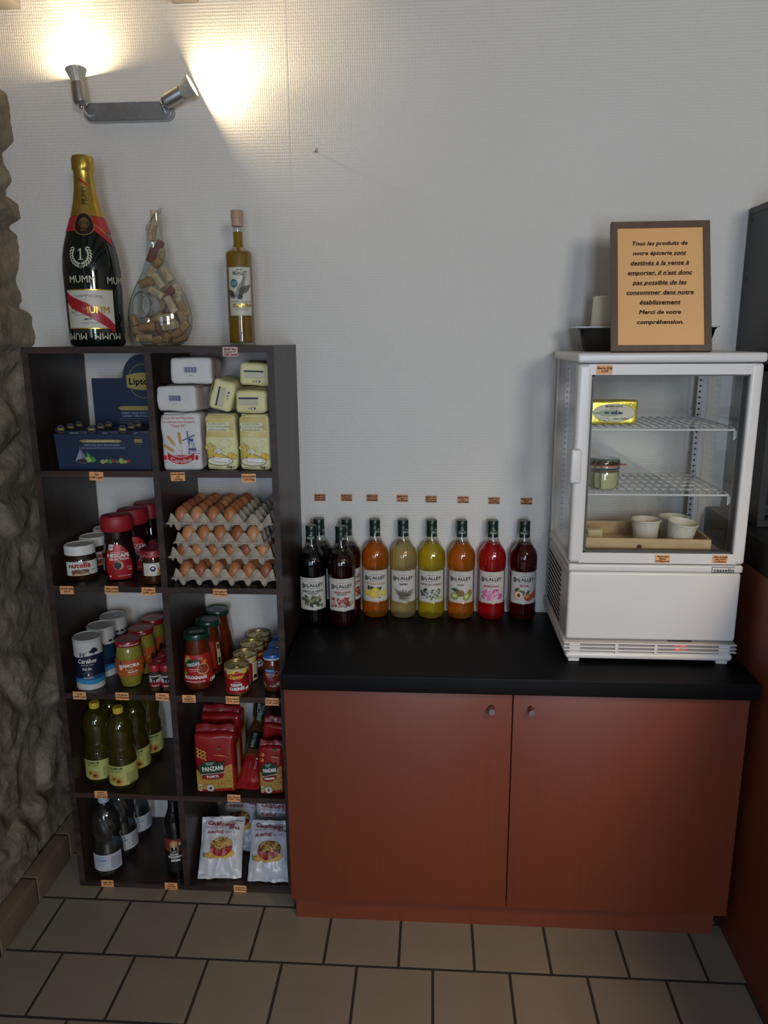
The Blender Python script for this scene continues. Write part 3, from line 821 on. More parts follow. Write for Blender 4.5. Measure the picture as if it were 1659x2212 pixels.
g = G(); g.box(-.03, .009, .0, .03, .0115, .17, FRW); es = g.build('easel_leg', fm, 0); es.rotation_euler = (.33, 0, 0); es.location = (0, -.055, .11)
es.rotation_euler = (0, 0, 0); es.location = (0, 0, .06)
INKB = M('#3f2018', .6)
P = Print(); lines = [('Tous les produits de', 0, None), ('notre épicerie sont', 0, (.010, .040)), ('destinés à la vente à', 0, 'all'), ("emporter, il n'est donc", 0, 'all'), ('pas possible de les', 0, 'all'), ('consommer dans notre', 0, 'all'), ('établissement', 0, 'all'), ('Merci de votre', 0, None), ('compréhension.', 0, None)]
wd_ = [.135, .128, .142, .155, .128, .162, .098, .100, .112]
for k, ((t, _, u), ww) in enumerate(zip(lines, wd_)):
    z = h - .0545 - k * .0253
    P.text(t, -.002, z, .0105, INKB, w=ww, shear=.3, bold=.0006)
    if u == 'all': P.rect(-ww / 2 - .002, z - .0072, ww / 2 - .001, z - .0062, INKB)
    elif u: P.rect(.0265, z - .0072, .0625, z - .0062, INKB)
P.build('lettering', sheet, flat(-.001), base=.0003, eps=.00003)
# ------------------------------------------------------------------ things standing on top of the shelving unit
T5 = FZ[5] + .0004
# giant champagne bottle
CP = [(.060, .0), (.070, .002), (.0745, .010), (.0755, .03), (.0765, .12), (.0770, .20), (.0745, .235), (.069, .265), (.060, .295), (.050, .322), (.041, .348), (.034, .375), (.0285, .405), (.0255, .435), (.0248, .455)]
ch = thing('champagne_bottle', 'giant dark green champagne bottle with gold foil neck on top of the shelving', 'bottle', (-.941, 2.125, T5))
g = G(); g.lathe(CP, M('#07140c', .06, coat=.8), 64); g.build('glass_body', ch)
GF = plain_noise('gold_neck_foil', '#b5923a', '#d3b458', 26, .3, .15, .003, .8)
FP = [(r + .0009, z) for r, z in CP if z >= .345]
FP = [(.0444, .337)] + FP + [(.0262, .457), (.0285, .462), (.0290, .470), (.0285, .486), (.0265, .4945), (.020, .497), (.0005, .4965)]
g = G(); g.lathe(FP, GF, 64, rib=lambda z, a: 1 + (.035 * sin(a * 5 + z * 300) * sin(a * 9) if z > .458 else 0)); nf = g.build('neck_foil', ch)
CR = M('#a8202a', .4); CW = M('#cfccc2', .5)
rp = rev(FP, -.10, .03, 0)
P = Print(); P.poly([(-.012, .430), (.009, .415), (.009, .423), (-.012, .438)], CR); P.text('MUMM', -.001, .392, .0125, BLK, w=.044, rot=PI / 2, bold=.0003)
P.build('foil_print', nf, rp, .006, .01)
# red sash and medallion
P = Print(); P.rect(-.16, .300, .16, .339, CR)
P.build('red_collar', ch, rev(CP, 0, .052, 0), .008, .01, base=.0010)
P = Print(); P.poly([(.012, .312), (.022, .320), (.062, .283), (.062, .262)], CR); P.line([(.020, .322), (.062, .287)], .0022, GOLD)
P.ell(0, .318, .0255, .030, GOLD, 28); P.ell(0, .318, .0238, .028, M('#1c1112', .4), 28)
P.ring(0, .321, .012, .013, .0012, GOLD); P.poly([(-.006, .310), (.006, .310), (.009, .330), (0, .336), (-.009, .330)], M('#7d6437', .4, .5)); P.text('N', 0, .322, .010, M('#1c1112', .4)); P.text('BRUT', 0, .302, .0042, GOLD)
P.build('medallion', ch, rev(CP, -.20, .052, 0), .006, .006, base=.0016)
P = Print(); LG = M('#c6c2a6', .4)
P.poly([(-.0018, .2265), (.0024, .2265), (.0024, .2545), (-.0002, .2545), (-.0075, .2485), (-.0075, .2470), (-.0018, .2495)], LG); P.rect(-.0065, .2245, .0070, .2270, LG)
for sgn in (-1, 1):
    for k in range(8):
        a = -1.25 + k * .27; cx, cy = sgn * .025 * cos(a), .236 + .027 * sin(a)
        for q in (-1, 1): P.ell(cx + sgn * q * .0035 * cos(a), cy + q * .0035 * sin(a) + .002, .0052, .0019, LG, 8, rot=(a + PI / 2 + q * .6) if sgn > 0 else (PI - a - PI / 2 - q * .6))
P.ring(0, .209, .0058, .0058, .001, LG); P.text('N', 0, .209, .006, LG)
P.text('MUMM', 0, .176, .0185, LG, w=.066, bold=.0003); P.text('MUMM', .096, .174, .0185, LG, w=.066, bold=.0003);
for u, c_ in ((.045, 0), (-.045, 0), (.135, 0)):
    P.text('MUMM', u + .01, .026, .0175, LG, w=.070, rot=PI, bold=.0003)
P.build('gold_lettering', ch, rev(CP, -.36, .0768, 0), .006, .012)
LB = M('#cbc6b6', .45); P = Print(); P.rect(-.068, .046, .068, .150, GOLD); P.rect(-.068, .049, .068, .147, LB)
P.poly([(-.068, .146), (-.052, .134), (.0, .112), (.05, .074), (.068, .056), (.068, .034), (.045, .050), (-.01, .083), (-.05, .100), (-.068, .116)], CR)
P.text('CHAMPAGNE', -.002, .133, .0080, M('#6b675c', .5), w=.080, arc=2.2); P.text('G.H.', -.042, .094, .014, GOLD, w=.022, bold=.0002); P.text('MUMM', .018, .097, .0185, GOLD, w=.070, bold=.0004)
P.text('MAISON FONDEE EN 1827', -.018, .083, .0028, BLK, w=.052); P.text('BRUT', -.004, .072, .0046, BLK, w=.020, bold=.0003); P.text('Cordon Rouge', -.002, .0625, .0056, M('#6a5a50', .5), w=.048, shear=.4); P.fine(-.05, .036, .05, .044, 2, M('#8f8a7b', .5))
P.build('front_label', ch, rev(CP, -.22, .0766, 0), .006, .03)

# glass decanter with a ring hole, full of corks
dc = thing('ring_decanter', 'clear teardrop decanter with a round hole, filled with wine corks', 'decanter', (-.7595, 2.130, T5))
DP = [(.0005, .0), (.045, .0), (.057, .003), (.072, .017), (.083, .035), (.089, .055), (.0905, .072), (.088, .098), (.079, .130), (.0665, .156), (.050, .184), (.038, .207), (.0295, .233), (.0245, .262), (.0225, .295), (.0225, .318), (.0232, .335)]
dp2 = []
for (a, b) in zip(DP, DP[1:]):
    for k in range(2): t_ = k / 2; dp2.append((a[0] + (b[0] - a[0]) * t_, a[1] + (b[1] - a[1]) * t_))
dp2.append(DP[-1])
HX, HZ, HRX, HRZ = -.036, .109, .028, .0355
bm = bmesh.new(); seg = 64; rows = []
for r, z in dp2:
    row = []
    for i in range(seg):
        a = 2 * PI * i / seg; zz = z + (0 if z < .27 else (z - .27) / .065 * .028 * cos(a))
        row.append(bm.verts.new((r * cos(a), r * sin(a) * .60, zz)))
    rows.append(row)
for k in range(len(rows) - 1):
    for i in range(seg):
        j = (i + 1) % seg
        vv = [rows[k][i], rows[k][j], rows[k + 1][j], rows[k + 1][i]]
        c = sum((v.co for v in vv), Vector()) / 4
        if ((c.x - HX) / HRX) ** 2 + ((c.z - HZ) / HRZ) ** 2 < 1.0: continue
        bm.faces.new(vv)
# pull the ragged opening onto the ellipse so both faces meet a clean tunnel
for v in bm.verts:
    if v.is_boundary and .03 < v.co.z < .2 and v.link_faces:
        dx, dz = v.co.x - HX, v.co.z - HZ; q = math.hypot(dx / HRX, dz / HRZ)
        if .6 < q < 1.6: v.co.x = HX + dx / q; v.co.z = HZ + dz / q
bmesh.ops.delete(bm, geom=[v for v in bm.verts if not v.link_faces], context='VERTS')
me = bpy.data.meshes.new('glass_body'); bm.to_mesh(me); bm.free(); me.materials.append(GLASS)
me.polygons.foreach_set('use_smooth', [True] * len(me.polygons))
o = bpy.data.objects.new('glass_body', me); COL.objects.link(o); o.parent = dc
def half_depth(x, z):
    for (a, b) in zip(DP, DP[1:]):
        if a[1] <= z <= b[1]: r = a[0] + (b[0] - a[0]) * (z - a[1]) / max(1e-6, b[1] - a[1]); return .6 * math.sqrt(max(0, r * r - x * x))
    return .01
g = G(); nn = 40; vs = []; fs = []
for k in range(7):
    for i in range(nn):
        a = 2 * PI * i / nn; x, z = HX + HRX * cos(a), HZ + HRZ * sin(a); hd = half_depth(x, z); t_ = -1 + 2 * k / 6; pinch = 1 - .12 * (1 - t_ * t_)
        vs.append((HX + HRX * pinch * cos(a), hd * t_, HZ + HRZ * pinch * sin(a)))
for k in range(6):
    for i in range(nn): j = (i + 1) % nn; fs.append((k * nn + i, k * nn + j, (k + 1) * nn + j, (k + 1) * nn + i))
g.add(vs, fs, GLASS); 
for sg in (-1, 1): g.tube([(HX + HRX * cos(2 * PI * i / nn), sg * half_depth(HX + HRX * cos(2 * PI * i / nn), HZ + HRZ * sin(2 * PI * i / nn)), HZ + HRZ * sin(2 * PI * i / nn)) for i in range(nn)], .0014, CRY, 6, True)
g.build('ring_hole', dc)
g = G(); g.tube([(.0232 * cos(2 * PI * i / 40), .0232 * .6 * sin(2 * PI * i / 40), .335 + .028 * cos(2 * PI * i / 40)) for i in range(40)], .0012, CRY, 6, True); g.tube([(.057 * cos(2 * PI * i / 40), .057 * .6 * sin(2 * PI * i / 40), .003) for i in range(40)], .0014, CRY, 6, True); g.build('rim', dc)
CK = [CORK, plain_noise('pale_cork', '#c2a987', '#d4c09d', 90, .8, .4, .001), plain_noise('stained_cork', '#7a4a44', '#8f5f52', 60, .85, .4, .001), plain_noise('brown_cork', '#94704c', '#ab875e', 150, .85, .6, .001)]
ck_names = ['tan', 'pale', 'wine-stained', 'brown']
def cork(loc, ang, yaw, L, k, label, r=.0112, mush=False):
    t = thing('wine_cork', label, 'cork', loc, group='corks in the ring decanter', rot=(0, -ang, yaw))
    g = G()
    pr = [(r * .93, 0), (r, .0012), (r, L - .0012), (r * .93, L)] if not mush else [(r * .95, 0), (r * 1.02, .003), (r * .98, L * .45), (r * 1.05, L * .55), (r * 1.35, L * .66), (r * 1.38, L * .86), (r * 1.1, L)]
    g.lathe([(a, b - L / 2) for a, b in pr], CK[k], 20, Matrix.Rotation(PI / 2, 4, 'Y')); g.build('cork_body', t)
    P = Print(); P.line([(-L * .3, -.004), (L * .3, -.004)], .0006, BLK); P.text('CHATEAU', 0, 0, .0035, M('#4a3a30', .7), w=L * .5); P.line([(-L * .3, .004), (L * .3, .004)], .0006, BLK)
    if not mush and k != 3: P.build('cork_stamp', t, lambda u, v, o: (u, -(r + o) * cos(v / r), (r + o) * sin(v / r)), None, .002)
    return t
# (crop x, crop y, angle of the axis in the picture plane, depth offset, length, kind, mushroom)
CKS = [(408, 255, 86, 0, .040, 1, 0), (385, 415, 78, -.004, .040, 0, 0), (452, 560, 60, .004, .034, 2, 0), (385, 650, 68, -.004, .040, 2, 0), (470, 640, 80, .008, .034, 0, 0), (455, 730, 30, -.012, .026, 3, 0), (378, 815, 60, 0, .036, 1, 0),
 (545, 860, -58, .004, .042, 1, 0), (475, 935, -55, -.018, .042, 1, 0), (320, 940, 20, -.006, .040, 3, 1), (610, 1000, 10, .012, .036, 1, 0), (455, 1060, -32, -.022, .042, 1, 0), (580, 1050, 40, 0, .034, 2, 0), (690, 1090, 80, -.004, .026, 1, 0),
 (490, 1150, -70, .010, .040, 0, 0), (625, 1190, -62, -.026, .046, 1, 0), (560, 1230, 70, 0, .034, 2, 0), (735, 1220, -60, .004, .046, 0, 0), (560, 1330, 5, -.016, .044, 1, 0), (440, 1320, 30, .012, .040, 3, 0), (730, 1330, -70, .010, .040, 0, 0), (165, 1360, -60, .0, .032, 3, 0),
 (235, 1455, 10, 0, .042, 0, 0), (350, 1430, 5, -.020, .044, 3, 1), (615, 1420, 12, -.026, .044, 1, 0), (470, 1470, -50, 0, .036, 2, 0), (765, 1420, 40, -.006, .030, 0, 0), (690, 1500, 25, -.018, .030, 3, 0), (310, 1555, 3, -.016, .044, 0, 0), (575, 1545, 60, -.020, .026, 3, 0), (445, 1570, 10, .004, .038, 0, 0), (700, 1560, 15, .004, .038, 3, 0), (200, 1500, -30, .012, .036, 0, 0), (520, 1500, 0, .018, .040, 0, 0)]
hts = ['topmost in the decanter neck', 'low in the decanter neck', 'at the base of the decanter neck', 'in the decanter throat', 'high in the decanter body', 'level with the decanter hole', 'below the decanter hole', 'on the decanter floor']
for i, (cx, cy, ang, dy, L, k, mu) in enumerate(CKS):
    z = (1640 - cy) * .000244; x = (cx - 500) * .000244 + .075 * z
    dy = dy * .75
    w = hts[0 if cy < 300 else 1 if cy < 500 else 2 if cy < 620 else 3 if cy < 780 else 4 if cy < 980 else 5 if cy < 1290 else 6 if cy < 1480 else 7]
    sz = 'mushroom-shaped' if mu else ('long' if L > .041 else 'short' if L < .033 else 'plain')
    tl = 'upright' if abs(ang) > 74 else 'leaning left at the top' if ang < -25 else 'leaning right at the top' if ang > 25 else 'lying flat'
    cork((-.7595 + x, 2.130 + dy, T5 + max(z, .014)), math.radians(ang), .25 * sin(i * 2.3), L, k, '%s %s cork %s, %s' % (sz, ck_names[k], tl, w), mush=bool(mu), r=.0112)

# slim liqueur bottle
sb = thing('liqueur_bottle', 'tall slim bottle of olive-gold fir liqueur on top of the shelving', 'bottle', (-.5285, 2.125, T5))
SBP = [(.033, 0), (.0365, .003), (.0372, .012), (.0372, .236), (.0355, .246), (.028, .2525), (.0175, .258), (.0145, .266), (.0140, .312)]
OL = liquid('fir_liqueur', '#d9b845', .55, .35)
g = G(); g.lathe(SBP, GLASS, 40, cap=False); g.build('glass_body', sb)
g = G(); g.lathe([(.0005, .006), (.034, .007), (.0352, .012), (.0352, .235), (.0335, .244), (.026, .250), (.0155, .256), (.0125, .266), (.0122, .298), (.0005, .298)], OL, 40); g.build('liquid', sb)
WC = plain_noise('beige_wood_stopper', '#a88873', '#b89a84', 60, .5)
g = G(); g.lathe([(.0155, .312), (.0160, .314), (.0152, .320), (.0160, .326), (.0160, .332), (.0168, .333), (.0168, .351), (.0160, .3525)], WC, 32); g.build('stopper', sb)
P = Print(); P.rect(-.033, .078, .033, .206, M('#3a3323', .5)); P.rect(-.0322, .079, .0322, .205, LB); P.frame(-.030, .0815, .030, .2025, .0004, BLK)
P.text('BIGALLET', .001, .190, .0095, BLK, w=.038, bold=.0003); P.text('Depuis 1872', .003, .1835, .0028, BLK, w=.020)
P.poly([(-.010, .197), (-.004, .200), (0, .1985), (.004, .2005), (.010, .197)], BLK)
P.ell(-.0165, .163, .0105, .0115, M('#3b7077', .5)); P.text('Nouvelle', -.0165, .1655, .003, WHT, w=.014, rot=.15); P.text('Recette', -.0165, .1605, .003, WHT, w=.013, rot=.15)
DKL = M('#2e322e', .6)
def branch(P, x0, y0, x1, y1, wd, n, m):
    P.line([(x0, y0), (x1, y1)], .0009, m)
    dx, dy = x1 - x0, y1 - y0; L = math.hypot(dx, dy); dx /= L; dy /= L
    for k in range(n):
        t_ = k / n; w2 = wd * (.5 + .9 * math.sin(PI * min(1, t_ + .25))) 
        for s_ in (-1, 1):
            ax, ay = x0 + dx * L * t_, y0 + dy * L * t_
            P.line([(ax, ay), (ax + dx * w2 * .7 - s_ * dy * w2, ay + dy * w2 * .7 + s_ * dx * w2)], .0007, m)
branch(P, -.006, .122, .012, .182, .0065, 26, DKL); branch(P, -.002, .137, .022, .158, .0060, 20, DKL); branch(P, -.012, .124, -.022, .146, .005, 14, DKL)
P.ell(0, .128, .0045, .0075, DKL, 12); P.ell(-.016, .136, .0035, .009, DKL, 12, rot=.2)
P.text('Liqueur de plantes', .002, .1155, .0036, BLK, w=.040, shear=.5); P.text('SAPIN', .002, .1055, .0088, GOLD, w=.033, bold=.0006); P.text('Abies pectinata', .002, .0955, .0034, BLK, w=.026, shear=.5)
P.text('18% vol.', -.020, .0850, .0022, BLK); P.text('70 cl', .022, .0850, .0022, BLK)
P.build('front_label', sb, rev([(.0373, 0), (.0373, .3)], -.02), .004, None)

# ------------------------------------------------------------------ tea display, row 4
Z4 = FZ[4] + .0004
NV = M('#172a44', .45); NV2 = M('#101d33', .5)
td = thing('tea_display_box', 'navy cardboard tea display with tall rounded header card', 'display box', (-.892, 0, Z4))
g = G()
g.prism([(-.131, 0), (.128, 0), (.133, .096), (-.137, .096)], 1.990, 1.993, NV); g.prism([(-.133, 0), (.130, 0), (.130, .003), (-.133, .003)], 1.993, 2.150, NV2)
for sx in (-.133, .1275): g.box(sx, 1.993, 0, sx + .0025, 2.150, .112, NV2)
g.build('tray', td, 0)
g = G(); pts = [(-.135, 0), (.130, 0), (.130, .236), (.121, .236)] + [(.022 + .0985 * cos(a), .238 + .068 * sin(a)) for a in [PI * i / 20 for i in range(1, 20)]] + [(-.076, .236), (-.135, .236)]
pts = [(-.092, 0), (.150, 0), (.150, .236)] 
pts = [(-.094, 0), (.135, 0), (.135, .237), (.1175, .239)] + [(.0585 + .0590 * cos(PI * i / 22), .239 + .0655 * sin(PI * i / 22)) for i in range(1, 22)] + [(-.0005, .237), (-.094, .237)]
g.prism(pts, 2.157, 2.160, NV); hc_ = g.build('header_card', td, 0)
GB = M('#b6a25e', .35, .5)
P = Print()
P.ring(.058, .229, .042, .048, .0014, GB, 30); P.poly([(.010, .245), (.035, .251), (.058, .253), (.081, .251), (.106, .245), (.106, .211), (.081, .205), (.058, .203), (.035, .205), (.010, .211)], GB)
P.text('Lipton', .052, .2285, .019, M('#12203a', .5), w=.068, bold=.0006)
P.poly([(-.022, .151), (-.012, .157), (.135, .157), (.135, .145), (-.012, .145)], GB); P.text('EXCLUSIVE SELECTION', .066, .151, .0045, M('#7d6f3f', .4), w=.090)
LT = M('#aebdd2', .5)
P.text('VARIETY PACK WITH 9 SELECTED BLENDS', -.013, .137, .0055, LT, w=.145, left=True); P.text('COFFRET THÉS ET INFUSIONS DE 9 SAVEURS', -.010, .1285, .0050, LT, w=.142, left=True); P.fine(-.020, .106, .130, .124, 3, M('#7c8aa0', .5), .0010, 3)
P.build('header_print', hc_, flat(2.157), clip=[(.1335, 0, 1, 0)])
P = Print()
P.poly([(-.068, .077), (-.058, .081), (.042, .081), (.053, .077), (.042, .073), (-.058, .073)], GB); P.text('EXCLUSIVE SELECTION', -.008, .077, .0045, M('#efe6c0', .4), w=.076)
P.text('VARIETY PACK WITH 9 SELECTED BLENDS', -.006, .0665, .0045, LT, w=.100); P.fine(-.070, .055, .060, .062, 2, M('#8fa0b8', .5), .0010, 5)
P.poly([(-.083, .022), (-.067, .056), (-.059, .014)], M('#8d8fa0', .4)); P.poly([(-.067, .056), (-.059, .014), (-.043, .022)], M('#6d7080', .4)); P.poly([(-.076, .026), (-.060, .030), (-.046, .023), (-.059, .015), (-.080, .022)], M('#2c2826', .6))
GR = M('#4f8a3c', .5); P.poly([(-.050, .048), (-.038, .038), (-.040, .024), (-.050, .032)], GR); P.poly([(-.046, .020), (-.034, .036), (-.024, .026), (-.030, .018)], GR); P.poly([(-.055, .030), (-.044, .034), (-.036, .024), (-.046, .018)], M('#9ab36a', .5))
for k, (c_, r) in enumerate((('#9a9f56', .006), ('#7e9a52', .0045), ('#5d8540', .005), ('#8f2330', .0055), ('#4f8048', .004), ('#a4a85a', .0065), ('#86994a', .005), ('#8f2330', .0048))): P.ell(-.006 + k * .0105, .021 + .002 * (k % 2), r * 1.25, r, M(c_, .5), 14, rot=k)
P.ring(.098, .078, .0105, .0105, .0007, GB); P.rect(.087, .073, .109, .0825, GB); P.text('Lipton', .098, .0777, .0055, M('#12203a', .5), w=.019)
P.build('front_print', td, flat(1.990), eps=.0001)
flv = ['green tea Sencha', 'English breakfast black tea', 'forest fruit tea']
def teabox(x, y, z, lab, txt):
    t = thing('tea_box', lab, 'tea box', (x, y, z), group='tea boxes in the navy display')
    g = G(); g.rbox(-.0425, 0, 0, .0425, .040, .100, .001, NV2, n=1); g.build('carton', t)
    g = G(); g.lathe([(.0115, -.0004), (.0115, .0004)], NV, 20, Matrix.Translation((-.030, .0006, .1035)) @ Matrix.Rotation(PI / 2, 4, 'X')); tb_ = g.build('round_tab', t)
    P = Print(); P.ring(-.030, .1035, .010, .010, .0006, GB, 16); P.rect(-.0375, .1005, -.0225, .1065, GB); P.build('tab_logo', tb_, flat(.0000))
    P = Print()
    for k, s_ in enumerate(txt): P.text(s_, .006, .0935 - k * .0055, .0035, LT, wmax=.055)
    P.build('box_print', t, flat(0))
for r, (yy, zz, xo) in enumerate(((1.997, .0045, -.003), (2.048, .0045, .0), (2.099, .0045, .0))):
    for c_ in range(3):
        tx = [['GREEN TEA', 'SENCHA'], ['BLACK', 'ENGLISH BREAKFAST'], ['JUICY', 'FOREST FRUIT']][(c_ + r) % 3]
        teabox(-.892 + xo + (c_ - 1) * .0862, yy, Z4 + zz, 'navy tea box with round tab, %s row, %s of its row in the display' % (['front', 'middle', 'rear'][r], ['leftmost', 'middle one', 'rightmost'][c_]), tx)

# ------------------------------------------------------------------ flour and sugar
def paperbag(w, d, h, mat, seed, nm, parent, r=.010, jig=.004):
    g = G(); g.rbox(-w / 2, 0, 0, w / 2, d, h, r, mat, n=3, jig=jig, res=9, seed=seed, puff=.002)
    g.box(-w / 2 + .006, d * .3, h - .002, w / 2 - .006, d * .7, h + .0015, mat)
    return g.build(nm, parent, 60)
PWH = plain_noise('white_paper_bag', '#cbc9c6', '#d6d4d0', 12, .65, .3, .004)
PYE = plain_noise('yellow_paper_bag', '#d9d29a', '#e0daa8', 12, .6, .3, .004)
BLU = M('#34478a', .5); YEL = M('#d8b636', .5); OCH = M('#c28b2c', .5); LINE = M('#2a2a22', .6)
def flour(label, loc, rot=(0, 0, 0), seed=1, front=True, yoff=0):
    t = thing('flour_bag', label, 'flour bag', loc, group='bags of white wheat flour', rot=rot)
    w, d, h = .107, .066, .152
    b = paperbag(w, d, h, PWH, seed, 'paper_bag', t)
    P = Print()
    P.text('Farine de blé Pâtissière', -.004, .142, .0062, RED, w=.086); P.text('Tarwebloem voor Patisserie', -.004, .1315, .0060, RED, w=.088); P.text('"Type 55"', -.004, .121, .0070, RED, w=.040)
    for (x0, y0, x1, y1) in ((.004, .040, -.036, .096), (.004, .040, -.004, .106), (.000, .040, -.040, .066)):
        P.line([(x0, y0), (x1, y1)], .0005, OCH); dx, dy = x1 - x0, y1 - y0; L = math.hypot(dx, dy); dx /= L; dy /= L
        for k in range(9):
            q = L * .52 + k * .0034
            for s_ in (-1, 1): P.ell(x0 + dx * q - s_ * dy * .0024, y0 + dy * q + s_ * dx * .0024, .0028, .0011, OCH, 8, rot=math.atan2(dy, dx) + s_ * .5)
            P.line([(x0 + dx * (q + .002), y0 + dy * (q + .002)), (x0 + dx * (q + .012), y0 + dy * (q + .012))], .0002, OCH)
    P.line([(.007, .082), (.039, .096)], .0028, BLU); P.line([(.020, .106), (.024, .070)], .0024, BLU); P.line([(.026, .082), (.022, .060)], .0010, BLU); P.line([(.034, .082), (.040, .062)], .0010, BLU); P.line([(.031, .080), (.034, .060)], .0008, BLU); P.poly([(.024, .088), (.036, .086), (.034, .080), (.026, .080)], BLU)
    P.rect(.022, .055, .042, .061, BLU); P.line([(.016, .051), (.052, .054)], .001, BLU); P.line([(.018, .047), (.052, .048)], .001, BLU); P.line([(.022, .054), (.022, .042)], .001, BLU); P.line([(.036, .053), (.036, .042)], .001, BLU)
    P.rect(-.0465, .030, .0465, .042, RED)
    bn = []
    for i in range(13): x = -.038 + .076 * i / 12; bn.append((x, .022 + 9.5 * x * x))
    P.poly([(x, y - .0055) for x, y in bn] + [(x, y + .016) for x, y in bn[::-1]], WHT); P.poly([(x * .96, y - .0042) for x, y in bn] + [(x * .96, y + .0145) for x, y in bn[::-1]], RED)
    P.text('Caroline', 0, .0268, .0115, WHT, w=.056, arc=-9.0, bold=.0004)
    P.build('front_print', b, flat(-.0016), .012, None, base=.0016, eps=.00006)
    P = Print()
    for k in range(13): P.rect(-.018 + k * .0026, -.006, -.018 + k * .0026 + (.0016 if k % 3 else .001), .013, BLU)
    P.text('3 700210', -.002, -.016, .0026, BLK)
    P.build('barcode', b, lambda u, v, o: (u, .033 - v * .75, -.0012 - o), base=.0014)
    P = Print(); P.text('1 kg', .03, .072, .008, RED); P.fine(.006, .02, .058, .060, 9, RED, .0008, seed); P.rect(.002, .02, .004, .14, RED)
    P.build('side_print', b, lambda u, v, o: (w / 2 + .001 + o, u, v), base=.0016)
    return t
# helper: bag lying on its back with its bottom facing the room: rotate about x by -90 deg
flour('upright white flour bag with a windmill on its front, at the left end', (-.672, 1.976, Z4), (0, 0, .02), 1)
LY = (-PI / 2, 0, 0)
def lying(roll, yaw): return (Matrix.Rotation(yaw, 3, 'Z') @ Matrix.Rotation(roll, 3, 'Y') @ Matrix.Rotation(-PI / 2, 3, 'X')).to_euler()
flour('white flour bag lying on the upright flour bag, barcode end forward', (-.6760, 1.968, Z4 + .1575 + .067), lying(0, -.05)[:], 2)
flour('white flour bag topmost of the flour pile, barcode end forward', (-.6330, 1.980, Z4 + .2310 + .0665), lying(.02, .10)[:], 3)
def sugar(label, loc, rot=(0, 0, 0), seed=5):
    t = thing('sugar_bag', label, 'sugar bag', loc, group='bags of white crystal sugar', rot=rot)
    w, d, h = .084, .060, .148
    b = paperbag(w, d, h, PYE, seed, 'paper_bag', t, r=.012, jig=.004)
    DY = M('#c8a938', .55)
    P = Print()
    for k in range(6): P.rect(-.035, .1425 - k * .0026, .035, .1434 - k * .0026, DY)
    for k in range(6): P.rect(-.036, .103 - k * .0026, .036, .1039 - k * .0026, DY)
    P.rect(-.034, .107, .024, .1285, M('#d9dab4', .6))
    P.text('SUCRE CRISTAL', -.006, .1250, .0052, M('#1e2a48', .5), w=.048); P.text('AZÚCAR CRISTALIZADO', -.006, .1172, .0052, M('#1e2a48', .5), w=.070); P.text('KRISTALSUIKER', -.006, .1095, .0052, M('#1e2a48', .5), w=.048)
    for q in (.026, .030, .034): P.frame(q, .108, q + .0025, .127, .0006, DY)
    P.poly([(-.036, .056), (-.032, .034), (-.022, .034), (-.018, .056)], YEL); P.line([(-.036, .056), (-.032, .034), (-.022, .034), (-.018, .056)], .0008, LINE)
    for x in (-.032, -.028, -.024): P.line([(x, .054), (x + .001, .036)], .0005, LINE)
    for (x, y, r) in ((-.035, .062, .006), (-.028, .067, .007), (-.019, .062, .006), (-.027, .059, .007)): P.ell(x, y, r + .0006, r + .0006, LINE, 16); P.ell(x, y, r, r, M('#cdb85c', .5), 16)
    for (x, y) in ((-.034, .063), (-.028, .070), (-.022, .064), (-.028, .060)): P.ell(x, y, .0009, .0012, LINE, 8)
    for (x, y, r) in ((.004, .073, .007), (.013, .079, .008), (.023, .073, .007), (.014, .070, .008)): P.ell(x, y, r + .0004, r + .0004, M('#a9a26a', .5), 16); P.ell(x, y, r, r, M('#dcd9a9', .5), 16)
    P.line([(.002, .066), (.007, .046)], .0005, M('#a9a26a', .5)); P.line([(.010, .064), (.012, .046)], .0005, M('#a9a26a', .5)); P.line([(.026, .066), (.020, .048)], .0005, M('#a9a26a', .5))
    P.ell(.027, .040, .0095, .0085, LINE, 20); P.ell(.027, .040, .009, .008, YEL, 20); P.ell(.036, .037, .0068, .0072, LINE, 16); P.ell(.036, .037, .0062, .0066, YEL, 16)
    P.ring(-.002, .0255, .034, .0125, .0012, LINE, 28); P.ell(-.002, .026, .033, .0115, M('#d8d6b8', .5), 24)
    P.poly([(-.020, .038), (-.014, .048), (.018, .036), (.022, .032), (-.018, .036)], YEL); P.line([(-.020, .037), (-.010, .049), (.020, .036)], .0008, LINE)
    P.poly([(-.020, .036), (.022, .034), (.022, .022), (-.019, .024)], WHT); P.line([(-.020, .036), (-.006, .032), (.004, .035), (.022, .034), (.022, .022), (-.019, .024)], .0008, LINE, True)
    for (x, y) in ((-.008, .052), (-.004, .048), (-.001, .052), (-.005, .056)): P.ell(x, y, .0042, .0042, LINE, 12); P.ell(x, y, .0036, .0036, WHT, 12)
    P.text('1kg', .022, .0105, .0068, LINE, w=.013, bold=.0003); P.text('NET', .034, .0095, .0040, LINE, w=.008); P.fine(-.030, .008, .002, .0105, 1, LINE, .0006, seed)
    P.build('front_print', b, flat(-.0016), .012, None, base=.0017, eps=.00005)
    P = Print(); P.rect(-.030, -.003, .022, .0145, M('#d5d1b0', .5)); P.rect(-.030, .012, .022, .0165, NAVY); P.fine(-.029, -.004, .021, .0115, 6, NAVY, .0007, seed)
    P.rect(.002, -.0145, .014, -.0095, NAVY); P.ell(-.004, -.012, .0024, .0024, NAVY, 10); P.ell(-.004, -.012, .0014, .0014, PYE, 10); P.rect(-.002 + .006, -.0135, .010, -.0105, WHT)
    P.build('end_print', b, lambda u, v, o: (u, .036 - v, -.0012 - o), base=.0015, eps=.00006)
    return t
sugar('upright yellow sugar bag with a cake drawing, next to the flour', (-.567, 1.985, Z4), (0, 0, .03), 5)
sugar('upright yellow sugar bag at the right end against the side panel', (-.474, 1.978, Z4), (0, 0, -.02), 6)
